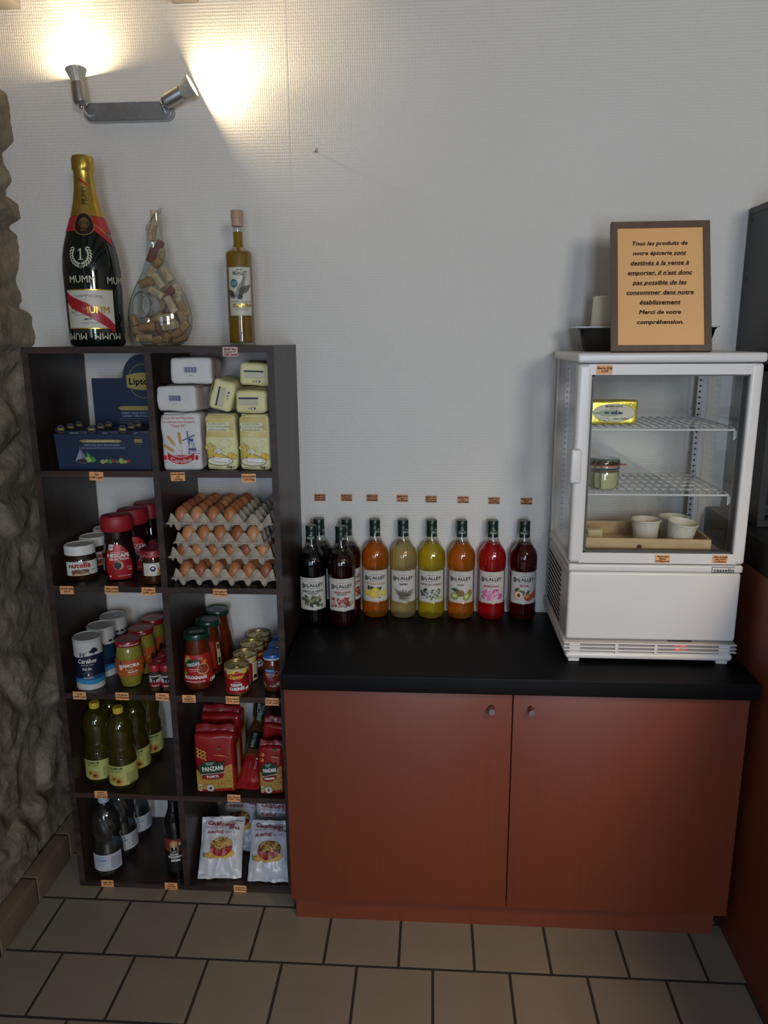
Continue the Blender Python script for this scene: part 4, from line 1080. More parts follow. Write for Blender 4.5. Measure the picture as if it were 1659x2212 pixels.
sugar('yellow sugar bag lying flat on the right upright sugar bag', (-.479, 1.975, Z4 + .1525 + .062), lying(0, -.04)[:], 7)
sugar('yellow sugar bag leaning sideways between the flour and the lying sugar', (-.5890, 1.992, Z4 + .2075), lying(-1.30, .02)[:], 8)
sugar('yellow sugar bag topmost under the shelf top, at the right side panel', (-.4720, 2.020, Z4 + .2210 + .0612), lying(.04, .05)[:], 9)

# ------------------------------------------------------------------ spread, coffee, jam, row 3
Z3 = FZ[3] + .0004
JD = M('#2a130b', .08, coat=.6); LIDW = plain_noise('white_lid', '#d6d3cc', '#dcd9d2', 40, .4)
nt = thing('spread_jar', '', 'jar')
NP = [(.036, 0), (.042, .003), (.0445, .010), (.0455, .030), (.0455, .052), (.043, .066), (.037, .074), (.035, .079)]
g = G(); g.lathe(NP, JD, 48, yscale=.82); g.build('glass_body', nt)
g = G(); g.lathe([(.0405, .0755), (.0425, .0765), (.0428, .098), (.0415, .1025), (.0385, .1035), (.037, .1015), (.0005, .1015)], LIDW, 96, yscale=.88, rib=lambda z, a: 1 + (.006 * sin(a * 48) if .078 < z < .097 else 0)); g.build('screw_lid', nt)
P = Print(); NB = M('#b01c20', .4)
P.rect(-.050, .018, .050, .0585, M('#d4d1ca', .4)); P.text('n', -.0345, .0475, .0118, BLK, w=.010, bold=.0006); P.text('utella', -.0035, .0490, .0165, NB, w=.049, bold=.0009)
P.ell(-.008, .0275, .026, .0075, M('#b07a3a', .5), 24); P.ell(-.008, .0305, .025, .0055, M('#6b4028', .5), 24); P.poly([(-.014, .036), (-.006, .034), (.024, .019), (.018, .018)], M('#9b8b7c', .4)); P.ell(-.027, .024, .0045, .0045, M('#7a4a26', .6), 12); P.ell(-.019, .022, .004, .004, M('#c39a62', .6), 12)
P.ell(.029, .031, .0045, .0022, GR, 10, rot=.4); P.ell(.024, .031, .003, .002, YEL, 8); P.fine(.040, .022, .049, .056, 10, M('#9a9890', .5), .0006)
P.build('front_label', nt, rev([(.0458, .0), (.0458, .1)], .08, ys=.82), .004)
for k, (x, y, l) in enumerate(((-1.011, 2.036, 'nearest of the hazelnut spread jars, at the shelf edge'), (-1.012, 2.132, 'middle jar of hazelnut spread with white lid'), (-1.012, 2.228, 'rearmost jar of hazelnut spread with white lid'))):
    if k == 0: nt.location = (x, y, Z3); nt['label'] = l; nt['group'] = 'hazelnut spread jars'
    else: copy_thing(nt, l, (x, y, Z3), .35 if k == 1 else -.2)
nc = thing('coffee_jar', '', 'jar')
def sect(seg, a, b, z, m, g): pass
NCP = [(.036, 0), (.0415, .003), (.044, .012), (.0465, .035), (.0455, .065), (.0425, .090), (.0385, .112), (.0375, .128), (.0395, .138), (.040, .145)]
g = G(); g.lathe(NCP, M('#1c0d08', .05, coat=.9), 48, yscale=.78); g.build('glass_body', nc)
RL = plain_noise('red_plastic_lid', '#8f1820', '#9c1c26', 80, .5)
g = G(); g.lathe([(.0425, .1445), (.0445, .147), (.0450, .170), (.0435, .182), (.040, .1885), (.030, .1905), (.0005, .1905)], RL, 48, yscale=.86); g.build('lid', nc)
CRD = M('#a3161f', .4)
P = Print()
pts = [(-.032, .006), (.034, .006), (.037, .03), (.035, .060), (.026, .088), (.010, .106), (-.006, .109), (-.028, .109), (-.037, .085), (-.038, .04)]
P.poly(pts, CRD); P.poly([(-.020, .109), (.010, .106), (.0, .070), (-.022, .050), (-.034, .060), (-.010, .085)], M('#bf2226', .4))
P.poly([(-.029, .109), (-.013, .109), (-.015, .094), (-.021, .091), (-.029, .094)], M('#c9c7c0', .5)); P.rect(-.028, .0995, -.015, .1015, M('#6a6f78', .5))
P.text('NESCAFE', -.001, .0775, .0105, WHT, w=.060, bold=.0006); P.rect(-.022, .0855, .018, .0868, WHT); P.text('SELECTION', 0, .0665, .0062, WHT, w=.052, bold=.0003)
P.ell(-.002, .048, .0125, .0125, M('#c9b48a', .4), 24); P.ell(-.004, .048, .0100, .0105, BLK, 24); P.ell(-.002, .031, .0100, .0070, CRD, 16); P.text('200G', .027, .034, .004, WHT, w=.011)
P.text('CAFE SOLUBLE', .012, .0165, .003, WHT, w=.034); P.fine(.018, .038, .032, .044, 2, WHT, .0006); P.rect(-.028, .014, -.024, .019, WHT)
for q in range(7): P.ell(-.020 + .004 * (q % 3), .031 + .004 * (q // 3), .0016, .0011, M('#4a1612', .5), 8, rot=q)
P.build('front_label', nc, rev(NCP, -.06, .044, 0, ys=.78), .004, .008)
for k, (x, y, l) in enumerate(((-.897, 2.040, 'nearest jar of instant coffee with red lid, at the shelf edge'), (-.884, 2.122, 'middle jar of instant coffee with red lid'), (-.870, 2.205, 'rearmost jar of instant coffee with red lid'))):
    if k == 0: nc.location = (x, y, Z3); nc['label'] = l; nc['group'] = 'instant coffee jars'
    else: copy_thing(nc, l, (x, y, Z3), .25 if k == 1 else -.9)
jm = thing('jam_jar', '', 'jar')
g = G(); JP = [(.026, 0), (.031, .003), (.0325, .010), (.0328, .060), (.0335, .068), (.031, .076), (.030, .080)]
g.lathe(JP, M('#3b1a0c', .06, coat=.8), 24, sq=None); g.build('glass_body', jm, 20)
g = G(); g.lathe([(.0335, .079), (.0345, .080), (.0345, .094), (.0325, .0985), (.0005, .0985)], M('#93182a', .4), 40); jl = g.build('screw_lid', jm)
P = Print(); r_ = .0346
for row, z in enumerate((.0830, .0868, .0906)):
    for k in range(26): a = (k + .5 * (row % 2)) * 2 * PI / 26; P.ell(a * r_, z, .00085, .00085, WHT, 8)
P.build('lid_dots', jl, rev([(r_, 0), (r_, .1)]), None)
P = Print()
for k in range(-6, 7): L = math.sqrt(max(0, .030 ** 2 - (k * .0048) ** 2)); P.rect(k * .0048 - .0004, -L, k * .0048 + .0004, L, M('#5a1420', .5))
P.build('lid_stripes', jl, flatz(.0986), base=.0002)
P = Print(); P.rect(-.040, .027, .042, .064, M('#cdc9be', .5)); P.poly([(-.022, .058), (-.012, .062), (-.002, .058), (-.002, .036), (-.022, .036)], WHT); P.line([(-.022, .058), (-.012, .062), (-.002, .058), (-.002, .036), (-.022, .036)], .0005, BLK, True)
P.ell(-.012, .047, .0080, .0082, M('#29344f', .5), 18); P.ell(-.012, .049, .004, .0026, WHT, 10); P.text('Confiture', .016, .0575, .005, BLK, w=.020, shear=.3, rot=.1)
P.poly([(.002, .048), (.030, .055), (.030, .046), (.002, .040)], M('#c4642a', .5)); P.text('Abricots', .016, .0475, .0055, WHT, w=.024, rot=.2)
for (x, y, c_) in ((.006, .034, '#d8862a'), (.016, .036, '#e0922e'), (.028, .035, '#d9a83a'), (.022, .031, '#cf7a22')): P.ell(x, y, .0075, .0065, M(c_, .5), 16)
P.ell(.0, .031, .004, .002, GR, 8, rot=.5); P.ell(.034, .041, .003, .0015, GR, 8, rot=1)
P.build('front_label', jm, rev([(.0330, 0), (.0330, .1)], .32), .004)
jm.location = (-.7885, 2.010, Z3); jm['label'] = 'apricot jam jar with dotted red lid, at the shelf edge'; jm['group'] = 'apricot jam jars'
copy_thing(jm, 'apricot jam jar with dotted red lid, behind the front one', (-.7930, 2.095, Z3), .3)

# ------------------------------------------------------------------ egg trays and eggs
PT = .0460
def tray_geo(nx, ny, seed):
    g = G(); X, Y = nx * PT, ny * PT; mgn = .007; res = 8
    NX, NY = nx * res, ny * res
    def h(x, y):
        cx = cos(2 * PI * x / PT); cy = cos(2 * PI * y / PT); f = .5 * (cx + cy)
        rd = math.hypot((x % PT) - PT / 2, (y % PT) - PT / 2)
        post = .026 * max(0, f) ** .9
        z = min(post, -.0185 + .030 * (1 - math.sqrt(1 - (rd / .0236) ** 2))) if rd < .0235 else post
        return z + .0005 * noise.noise(Vector((x * 90, y * 90, seed)))
    xs = [-mgn - .004, -mgn, -.001] + [X * i / NX for i in range(NX + 1)] + [X + .001, X + mgn, X + mgn + .004]
    ys = [-mgn - .004, -mgn, -.001] + [Y * i / NY for i in range(NY + 1)] + [Y + .001, Y + mgn, Y + mgn + .004]
    def zz(x, y):
        cx = min(max(x, 0), X); cy = min(max(y, 0), Y); dx_ = abs(x - cx); dy_ = abs(y - cy)
        if dx_ == 0 and dy_ == 0: return h(cx, cy)
        c = cos(2 * PI * (cx if dy_ >= dx_ else cy) / PT); d = max(dx_, dy_); t_ = min(1, d / mgn)
        lo = -.0175 * max(0, -c) ** .8 - .001
        return h(cx, cy) * (1 - t_) + lo * t_ + (.0 if d <= mgn else -.0008)
    n1 = len(xs); vs = [(x - X / 2, y, zz(x, y)) for y in ys for x in xs]
    fs = [(j * n1 + i, j * n1 + i + 1, (j + 1) * n1 + i + 1, (j + 1) * n1 + i) for j in range(len(ys) - 1) for i in range(n1 - 1)]
    g.add(vs, fs, PULP)
    o = len(vs); g.v += [(a, b, c - .0022) for a, b, c in vs]
    for f in fs: g.f.append(tuple(i + o for i in f[::-1])); g.mi.append(0)
    m_ = len(ys)
    bd = [(i, 0) for i in range(n1)] + [(n1 - 1, j) for j in range(1, m_)] + [(i, m_ - 1) for i in range(n1 - 2, -1, -1)] + [(0, j) for j in range(m_ - 2, 0, -1)]
    for k in range(len(bd)):
        a = bd[k][1] * n1 + bd[k][0]; b = bd[(k + 1) % len(bd)][1] * n1 + bd[(k + 1) % len(bd)][0]
        g.f.append((a, a + o, b + o, b)); g.mi.append(0)
    for y_, s_ in ((-mgn + .001, -1), (Y + mgn - .001, 1)): g.tube([(-X / 2 - mgn + i * .01, y_ + s_ * (.0022 + .0008 * noise.noise(Vector((i * .7, y_, seed)))), -.0015 + .0012 * noise.noise(Vector((i * .35, 3, seed)))) for i in range(int((X + 2 * mgn) / .01) + 1)], .0024, PULP, 6)
    for s_ in (-1, 1): g.tube([(s_ * (X / 2 + mgn + .0015), -mgn + i * .01, -.0015) for i in range(int((Y + 2 * mgn) / .01) + 1)], .0022, PULP, 6)
    return g
EGC = [plain_noise('egg_shell_tan', '#a8683f', '#b57448', 60, .45, .1, .0006), plain_noise('egg_shell_brown', '#8f4f33', '#9c5a3b', 60, .45, .1, .0006), plain_noise('egg_shell_light', '#b98055', '#c58c60', 60, .45, .1, .0006)]
egm = []
for k in range(3):
    g = G(); g.sphere((0, 0, .0285), .0212, .0212, .0285, EGC[k], 24, 14, shape=lambda s_: 1 - .10 * s_ if s_ > 0 else 1.0)
    o = g.build('egg'); egm.append(o.data); bpy.data.objects.remove(o)
trays = [(1.0010, 'egg_tray', 'bottom egg tray, standing on the shelf board', 6, 2, .002, 1.988),
         (1.0632, 'egg_tray', 'second egg tray from the bottom, six eggs along its front', 6, 2, -.002, 1.988),
         (1.1112, 'egg_tray', 'third egg tray from the bottom, five eggs along its front', 5, 2, .0, 1.967),
         (1.1590, 'egg_tray', 'top egg tray with two empty cup rows on its right', 6, 5, -.002, 1.990)]
lbl = ['bottom', 'second-lowest', 'third', 'top']
rown = ['front', 'second', 'third', 'fourth', 'rear']
for q, (z, nm, lab, nx, rows_, dx, TY) in enumerate(trays):
    nyy = 5 if nx == 6 else 6
    g = tray_geo(nx, nyy, q); X0 = -.580 + dx
    scale = 1.0 if nx == 6 else 1.0
    one(g, nm, lab, 'egg tray', (X0, TY, z), (0, 0, 0), 'stacked pulp egg trays', smooth=50)
    for r in range(rows_ if q < 3 else 5):
        for c_ in range(nx):
            if q == 3 and c_ > 3: continue
            k = [0, 0, 2, 1][(c_ * 3 + r * 5 + q * 7) % 4] if q < 3 else [0, 2, 0, 0, 1][(c_ + r * 2 + (3 if r > 2 else 0)) % 5]
            if q in (1, 2, 0) and r > 1: continue
            e = bpy.data.objects.new('egg', egm[k]); COL.objects.link(e)
            e.location = (X0 + (c_ + .5 - nx / 2) * PT, TY + (r + .5) * PT, z - .0152)
            e.rotation_euler = (.05 * sin(c_ * 5 + r + q), .06 * cos(c_ * 3 + r * 2), c_)
            tag(e, '%s brown egg, %s from the left in the %s row of the %s tray' % (['plain', 'reddish', 'pale'][k], ['first', 'second', 'third', 'fourth', 'fifth', 'sixth'][c_], rown[r], lbl[q]), 'egg', 'brown eggs in the pulp trays')

# ------------------------------------------------------------------ salt, mustard, pepper, row 2
Z2 = FZ[2] + .0004
st = thing('salt_canister', '', 'salt canister')
SW = M('#c5c2bd', .45); SNV = M('#141a34', .4); SBL = M('#2f86b4', .45)
g = G(); g.lathe([(.0395, 0), (.0405, .001), (.0405, .150)], SW, 48); g.build('tube', st)
g = G(); g.lathe([(.0412, .148), (.0415, .150), (.0412, .1545), (.039, .1560), (.0385, .1535), (.0005, .1535)], M('#b3b1af', .4), 48); g.ell = None; l_ = g.build('pouring_lid', st)
P = Print(); P.ring(.0, .008, .015, .012, .0015, M('#8d8c8b', .5)); P.ell(-.006, .010, .004, .0025, M('#dadada', .3), 10); P.ell(.007, .008, .004, .003, M('#dadada', .3), 10); P.build('spout_mark', l_, flatz(.1536), base=.0003)
P = Print(); C2 = 2 * PI * .0406 / 2
wave = lambda x, o, a: o + a * sin(x / .0406 * 2 + .6)
N_ = 40; xs = [-C2 + 2 * C2 * i / N_ for i in range(N_ + 1)]
P.raw([(x, wave(x, .105, .003)) for x in xs] + [(x, wave(x, .034, .004)) for x in xs], [(i + N_ + 1, i + N_ + 2, i + 1, i) for i in range(N_)], SNV)
P.raw([(x, wave(x, .038, .003)) for x in xs] + [(x, wave(x, .020, -.003)) for x in xs], [(i + N_ + 1, i + N_ + 2, i + 1, i) for i in range(N_)], SBL)
P.raw([(x, wave(x, .041, .003)) for x in xs] + [(x, wave(x, .034, -.003)) for x in xs], [(i + N_ + 1, i + N_ + 2, i + 1, i) for i in range(N_)], M('#1d4a78', .45))
P.text('Cérébos', -.003, .092, .0135, WHT, w=.052, shear=.25, bold=.0004); P.text('DEPUIS 1863', -.002, .0795, .0030, WHT, w=.034); P.text('Sel fin', -.004, .0680, .0070, WHT, w=.025, bold=.0003); P.text('IODÉ', -.004, .062, .002, WHT)
P.ring(-.002, .048, .011, .010, .0005, M('#8fa3bf', .5)); P.rect(-.006, .045, -.002, .053, M('#33477f', .5)); P.rect(-.002, .045, .001, .053, WHT); P.rect(.001, .045, .004, .053, RED); P.fine(-.016, .037, .014, .042, 2, WHT, .0008)
for (x, y, r) in ((.018, .121, .008), (.012, .120, .006), (.025, .121, .006), (.019, .125, .007)): P.ell(x, y, r, r * .8, SNV, 12)
P.rect(.0175, .104, .0195, .118, SNV)
for x in (-.018, -.008): P.ell(x, .1175, .0016, .0018, SNV, 8); P.rect(x - .0014, .107, x + .0014, .1165, SNV)
P.line([(-.018, .113), (-.008, .113)], .0012, SNV); P.line([(-.004, .116), (.001, .121)], .001, SNV); P.ring(-.030, .126, .006, .006, .0004, M('#7d8087', .5)); P.fine(.045, .06, .075, .10, 9, SBL, .0007, 4)
for x in (.060, .075, .090, .105): P.rect(x, .112, x + .010, .118, SNV)
P.build('wrap_print', st, rev([(.0407, 0), (.0407, .2)], -.12), .005)
for k, (x, y, l, r) in enumerate(((-1.008, 2.020, 'nearest of the round navy salt canisters', 0), (-1.005, 2.106, 'middle round navy salt canister, turned sideways', -.9), (-1.001, 2.190, 'rearmost round navy salt canister, turned sideways', -1.3))):
    if k == 0: st.location = (x, y, Z2); st['label'] = l; st['group'] = 'navy salt canisters'
    else: copy_thing(st, l, (x, y, Z2), r)
mu = thing('mustard_jar', '', 'jar')
MP = [(.026, 0), (.0295, .002), (.0315, .008), (.037, .036), (.0405, .055), (.0415, .075), (.0405, .098), (.0365, .120), (.0345, .128), (.0345, .133)]
MUS = plain_noise('mustard', '#a99b45', '#b5a750', 60, .35)
g = G(); g.lathe([(max(.0005, r - .0022), z + .002) for r, z in MP], MUS, 40); g.build('mustard_fill', mu)
g = G(); g.lathe(MP, thin_glass('jar_glass', '#e6ead8', 1.6, .03), 40, cap=False, rib=lambda z, a: 1 + (.008 * sin(a * 10) if z < .036 else 0)); g.build('glass_body', mu)
MR = M('#8a141c', .3, coat=.3)
g = G(); g.lathe([(.0370, .1300), (.0378, .132), (.0378, .142), (.0355, .1462), (.0335, .1462), (.0325, .1450), (.0005, .1450)], MR, 40); ml = g.build('screw_lid', mu)
P = Print(); P.text("PAR AMOUR DU GOUT", 0, .137, .0042, WHT, w=.060, bold=.0002); P.text("PAR AMOUR DU GOUT", -.1, .137, .0042, WHT, w=.060); P.text("PAR AMOUR DU GOUT", .1, .137, .0042, WHT, w=.060); P.build('lid_print', ml, rev([(.0379, 0), (.0379, .2)], .05), .005)
P = Print(); P.text('AMORA', 0, 0, .006, M('#b04a50', .5), w=.030); P.ring(0, 0, .028, .028, .0006, M('#b04a50', .5), 28); P.build('lid_top_print', ml, flatz(.1451), base=.0002)
AO = M('#b0521e', .45)
P = Print(); P.rect(-.066, .040, .066, .092, AO); P.ell(-.028, .071, .0058, .0100, M('#c9cdd4', .5), 16); P.rect(-.0305, .078, -.0255, .0905, M('#29377a', .5))
P.text('AM', -.0130, .0755, .0100, WHT, w=.017, bold=.0006); P.text('RA', .0185, .0765, .0100, WHT, w=.016, bold=.0006)
hp = [(.0035 + .0048 * 1.15 * (16 * sin(t_) ** 3) / 16, .0755 + .0050 * 1.1 * (13 * cos(t_) - 5 * cos(2 * t_) - 2 * cos(3 * t_) - cos(4 * t_)) / 15) for t_ in [2 * PI * i / 24 for i in range(24)]]
P.line(hp, .0018, WHT, True)
P.text('Moutarde', -.002, .0635, .0038, M('#f0d7a8', .5), w=.022, rot=.1); P.text('Mi-forte', .006, .0565, .0068, WHT, w=.028, rot=.1, shear=.2, bold=.0003); P.text('Fine & Relevée', .004, .0475, .0042, M('#f0d7a8', .5), w=.032, rot=.08); P.fine(-.034, .045, -.022, .055, 4, M('#e0b080', .5), .0006); P.ring(.040, .055, .008, .010, .001, M('#d8a850', .5)); P.ell(.052, .06, .007, .012, M('#4a1d10', .5), 12)
P.build('front_label', mu, rev(MP, -.02, .0412, 0), .005, .008)
for k, (x, y, l, r) in enumerate(((-.889, 2.030, 'nearest of the barrel-shaped mustard jars', 0), (-.884, 2.116, 'middle barrel-shaped mustard jar', -.5), (-.880, 2.202, 'rearmost barrel-shaped mustard jar', -.75))):
    if k == 0: mu.location = (x, y, Z2); mu['label'] = l; mu['group'] = 'mustard jars'
    else: copy_thing(mu, l, (x, y, Z2), r)
pp = thing('pepper_shaker', '', 'pepper shaker')
g = G(); g.lathe([(.0155, 0), (.0162, .001), (.0162, .066)], thin_glass('pepper_tube', '#cfc9c4', 1.2, .08), 28, cap=False); g.build('tube', pp)
g = G(); g.lathe([(.0005, .001), (.0150, .001), (.0150, .062), (.0005, .062)], plain_noise('ground_pepper', '#4e443c', '#7a6e62', 400, .9), 24); g.build('ground_pepper', pp)
g = G(); g.lathe([(.0166, .063), (.0166, .079), (.0155, .0812), (.0005, .0812)], M('#a01e26', .35), 28); g.build('cap', pp)
P = Print(); P.rect(-.048, .016, .048, .030, M('#a01820', .5)); P.rect(-.048, .030, .048, .050, M('#b9b6b4', .5)); P.poly([(-.014, .046), (.016, .046), (.008, .038), (-.004, .038)], BLK); P.rect(-.007, .024, .004, .040, BLK); P.text('S', -.0015, .034, .007, WHT, w=.004); P.text('Poivre', .002, .0195, .0048, WHT, w=.020)
P.build('front_label', pp, rev([(.0165, 0), (.0165, .1)], -.1), .004)
kk = 0
for r in range(5):
    for c_ in range(2):
        x, y = -.795 + c_ * .0350 + (.002 if r else 0) , 1.998 + r * .036
        if c_ == 1: x = -.7700; 
        x = (-.8040, -.7695)[c_] + .0000 * r
        l = '%s pepper shaker of the %s row, counting back from the shelf edge' % (['left', 'right'][c_], rown[r])
        if kk == 0: pp.location = (x, y, Z2); pp['label'] = l; pp['group'] = 'small pepper shakers with red caps'
        else: copy_thing(pp, l, (x, y, Z2), .2 * sin(kk * 3))
        kk += 1

# --- sauces and pesto
bo = thing('bolognese_jar', '', 'jar')
BP = [(.036, 0), (.041, .004), (.0435, .014), (.0435, .040), (.041, .075), (.0365, .115), (.0335, .140), (.0330, .150), (.0335, .158)]
SAU = plain_noise('meat_sauce', '#6a2a15', '#7d3319', 120, .3, .2, .001)
g = G(); g.lathe([(max(.0005, r - .0018), z + .0015) for r, z in BP], SAU, 40); g.build('sauce', bo)
JG = thin_glass('sauce_jar_glass', '#e9e2dc', 1.6, .03)
g = G(); g.lathe(BP, JG, 40, cap=False); g.build('glass_body', bo)
DG = M('#123a2a', .3, coat=.4)
g = G(); g.lathe([(.0365, .1545), (.0382, .156), (.0382, .165), (.0365, .1705), (.0345, .1712), (.0335, .1698), (.0005, .1698)], DG, 40); bl = g.build('screw_lid', bo)
P = Print(); P.poly([(-.022, -.006), (-.018, -.008), (-.018, -.013), (.006, -.013), (.006, .013), (-.014, .013), (-.014, .007), (-.022, .006)], M('#8f9a9c', .5)); P.poly([(.008, -.012), (.020, -.008), (.023, 0), (.020, .009), (.008, .012)], M('#8f9a9c', .5)); P.ring(0, 0, .029, .029, .0006, M('#28543f', .5), 28)
for q in range(3): P.rect(-.012 + q * .006, -.010, -.010 + q * .006, .010, M('#5b6769', .5))
P.build('lid_top_print', bl, flatz(.1699), base=.0002)
PR = M('#a8201c', .45); PG = M('#17402e', .45)
P = Print(); P.poly([(-.064, .026), (.064, .026), (.064, .110), (.040, .113), (-.064, .108)], PR)
P.ell(-.028, .098, .013, .008, M('#c78a4a', .5), 16, rot=-.5); P.ell(-.036, .090, .008, .012, M('#b5b56a', .5), 12); P.ell(.022, .086, .012, .006, M('#d07a2c', .5), 14, rot=.8)
P.ell(.019, .068, .0185, .0165, M('#d7b07c', .5), 24); P.ell(.019, .069, .0165, .0140, M('#8a3518', .5), 24)
for q in range(26): P.ell(.019 + .013 * sin(q * 2.4) * (q % 5) / 4, .069 + .011 * cos(q * 2.4) * (q % 5) / 4, .0022, .0014, M(('#c77a3c', '#6b1f10')[q % 2], .5), 7, rot=q)
for q in range(6): a = q * PI / 3; P.ell(.012 + .005 * cos(a), .1015 + .003 * sin(a), .004, .0010, M('#d9b06a', .5), 8, rot=a)
P.poly([(-.030, .073), (.010, .083), (.010, .100), (-.012, .097), (-.012, .100), (-.028, .096), (-.028, .090), (-.034, .088)], PG); P.text('PANZANI', -.010, .0855, .0100, WHT, w=.036, rot=.20, bold=.0003)
P.rect(-.022, .070, .008, .0712, WHT); P.text('aux tomates', -.008, .066, .0028, WHT, w=.024, rot=.1); P.ell(-.032, .058, .005, .007, GR, 10)
P.text('BOLOGNAISE', -.004, .0465, .0092, WHT, w=.058, bold=.0006); P.text('VIANDE SÉLECTIONNÉE', -.005, .0335, .0036, WHT, w=.050, bold=.0002); P.poly([(.034, .026), (.054, .030), (.054, .040), (.034, .036)], WHT); P.rect(.036, .029, .040, .034, BLK)
P.build('front_label', bo, rev(BP, -.12, .0425, 0), .005, .008)
P = Print(); P.rect(.072, .035, .086, .105, M('#b9ad86', .5)); P.rect(.075, .040, .083, .058, BLK); P.rect(.0745, .085, .084, .10, M('#3a3a30', .5)); P.build('side_label', bo, rev(BP, -.12, .0425, 0), .005, .008)
for k, (x, y, l, r) in enumerate(((-.684, 2.032, 'nearest of the green-lidded bolognese sauce jars', 0), (-.679, 2.128, 'middle green-lidded bolognese sauce jar', -1.0), (-.675, 2.222, 'rearmost green-lidded bolognese sauce jar', -2.4))):
    if k == 0: bo.location = (x, y, Z2); bo['label'] = l; bo['group'] = 'bolognese sauce jars'
    else: copy_thing(bo, l, (x, y, Z2), r)
cn = thing('tomato_sauce_can', '', 'can')
TIN = plain_noise('gold_tin', '#b7a56c', '#c9b880', 40, .28, 0, .001, .9)
g = G(); g.lathe([(.033, .0), (.0352, .001), (.0352, .003), (.0342, .004), (.0342, .079), (.0352, .080), (.0352, .083), (.0335, .083), (.0330, .0795), (.0005, .0795)], TIN, 44); g.build('can_body', cn)
g = G(); g.tube([(.010 * cos(2 * PI * i / 20), -.012 + .009 * sin(2 * PI * i / 20), .0815) for i in range(20)], .0011, TIN, 6, True); g.rbox(-.004, -.023, .0800, .004, -.018, .0822, .001, TIN, n=1); g.tube([(.024 * cos(2 * PI * i / 28), .024 * sin(2 * PI * i / 28), .0798) for i in range(28)], .0006, TIN, 5, True); g.build('ring_pull', cn)
P = Print(); c2 = PI * .0343
P.rect(-c2, .004, c2, .079, M('#98161c', .4)); P.rect(-c2, .066, c2, .079, M('#c3b98a', .5))
for q in range(18): P.ell(-c2 + q * .0122, .066 + .002 * (q % 3), .008, .005 + .002 * (q % 2), M(('#98161c', '#c3b98a', '#d9c23a')[q % 3], .5), 12)
P.ell(-.012, .0585, .014, .0085, M('#e3c63a', .5), 18); P.ell(.006, .060, .016, .0100, M('#e3c63a', .5), 18); P.ell(-.003, .0575, .022, .0085, M('#e3c63a', .5), 18)
P.ell(-.012, .0585, .013, .0075, M('#a4141b', .45), 18); P.ell(.006, .060, .015, .0090, M('#a4141b', .45), 18); P.ell(-.003, .0575, .021, .0075, M('#a4141b', .45), 18)
P.text('Zapetti', -.002, .0575, .0100, M('#e9c93a', .5), w=.036, shear=.2, bold=.0004); P.text('La Sauce', .000, .0405, .0042, WHT, w=.017, shear=.3); P.text('TOMATE', -.001, .0320, .0082, WHT, w=.030, bold=.0007); P.text('CUISINÉE', .001, .0205, .0092, WHT, w=.040, bold=.0007)
P.ell(.030, .050, .010, .013, M('#7d0f16', .4), 18); P.poly([(.024, .012), (.034, .016), (.034, .024), (.024, .020)], WHT); P.rect(.052, .006, .070, .064, M('#c6c3a2', .5)); P.rect(.055, .012, .067, .024, BLK); P.fine(.054, .028, .068, .058, 9, M('#4f5a48', .5), .0007)
P.build('wrap_label', cn, rev([(.0344, 0), (.0344, .1)], -.05), .004)
for k, (x, y, l, r) in enumerate(((-.5635, 2.008, 'nearest of the gold-topped tomato sauce cans', 0), (-.5570, 2.084, 'second tomato sauce can back from the shelf edge', -.9), (-.5535, 2.160, 'third tomato sauce can back from the shelf edge', .5), (-.5515, 2.237, 'rearmost tomato sauce can, next to the wallpaper', .3))):
    if k == 0: cn.location = (x, y, Z2); cn['label'] = l; cn['group'] = 'tomato sauce cans'
    else: copy_thing(cn, l, (x, y, Z2), r)
pe = thing('pesto_jar', '', 'jar')
PP = [(.023, 0), (.0265, .003), (.0285, .012), (.0285, .078), (.027, .088), (.024, .096), (.0235, .104)]
g = G(); g.lathe([(max(.0005, r - .0015), z + .0015) for r, z in PP], plain_noise('red_pesto', '#6e2a18', '#82351d', 150, .35, .2, .001), 36); g.build('pesto', pe)
g = G(); g.lathe(PP, JG, 36, cap=False); g.build('glass_body', pe)
g = G(); g.lathe([(.0268, .1005), (.0278, .102), (.0278, .107)], M('#b9c3d2', .4), 36, cap=False); g.lathe([(.0279, .107), (.0279, .111), (.0262, .1155), (.0245, .116), (.0238, .1148), (.0005, .1148)], M('#1f5a9c', .35, coat=.3), 36); pl_ = g.build('screw_lid', pe)
P = Print(); P.ring(0, 0, .018, .018, .0006, M('#3f7cb4', .4)); P.text('Le Sauveur', 0, 0, .004, M('#3f7cb4', .4), w=.016); P.build('lid_top_print', pl_, flatz(.1149), base=.0002)
P = Print(); P.rect(-.044, .016, .044, .076, M('#6f1c18', .45)); P.rect(-.022, .064, .008, .0755, M('#2a5f9e', .45)); P.text('OLEIFICIO', -.007, .0697, .0055, M('#9fd0e8', .5), w=.024, bold=.0003)
P.text('PESTO', -.007, .0575, .0095, WHT, w=.024, bold=.0002); P.text('ROSSO', -.007, .0495, .0030, WHT, w=.013); P.fine(-.014, .041, .002, .046, 2, M('#c9a08a', .5), .0006); P.ring(.013, .061, .0065, .0065, .0006, WHT); P.poly([(-.003, .022), (.020, .036), (.020, .024), (.008, .020)], M('#b9ad8f', .5)); P.ell(.010, .024, .006, .004, M('#8c7a5a', .5), 10); P.ell(-.024, .026, .004, .009, GR, 10, rot=.5); P.ell(-.006, .024, .0016, .002, WHT, 8)
P.build('front_label', pe, rev([(.0287, 0), (.0287, .2)], -.1), .004)
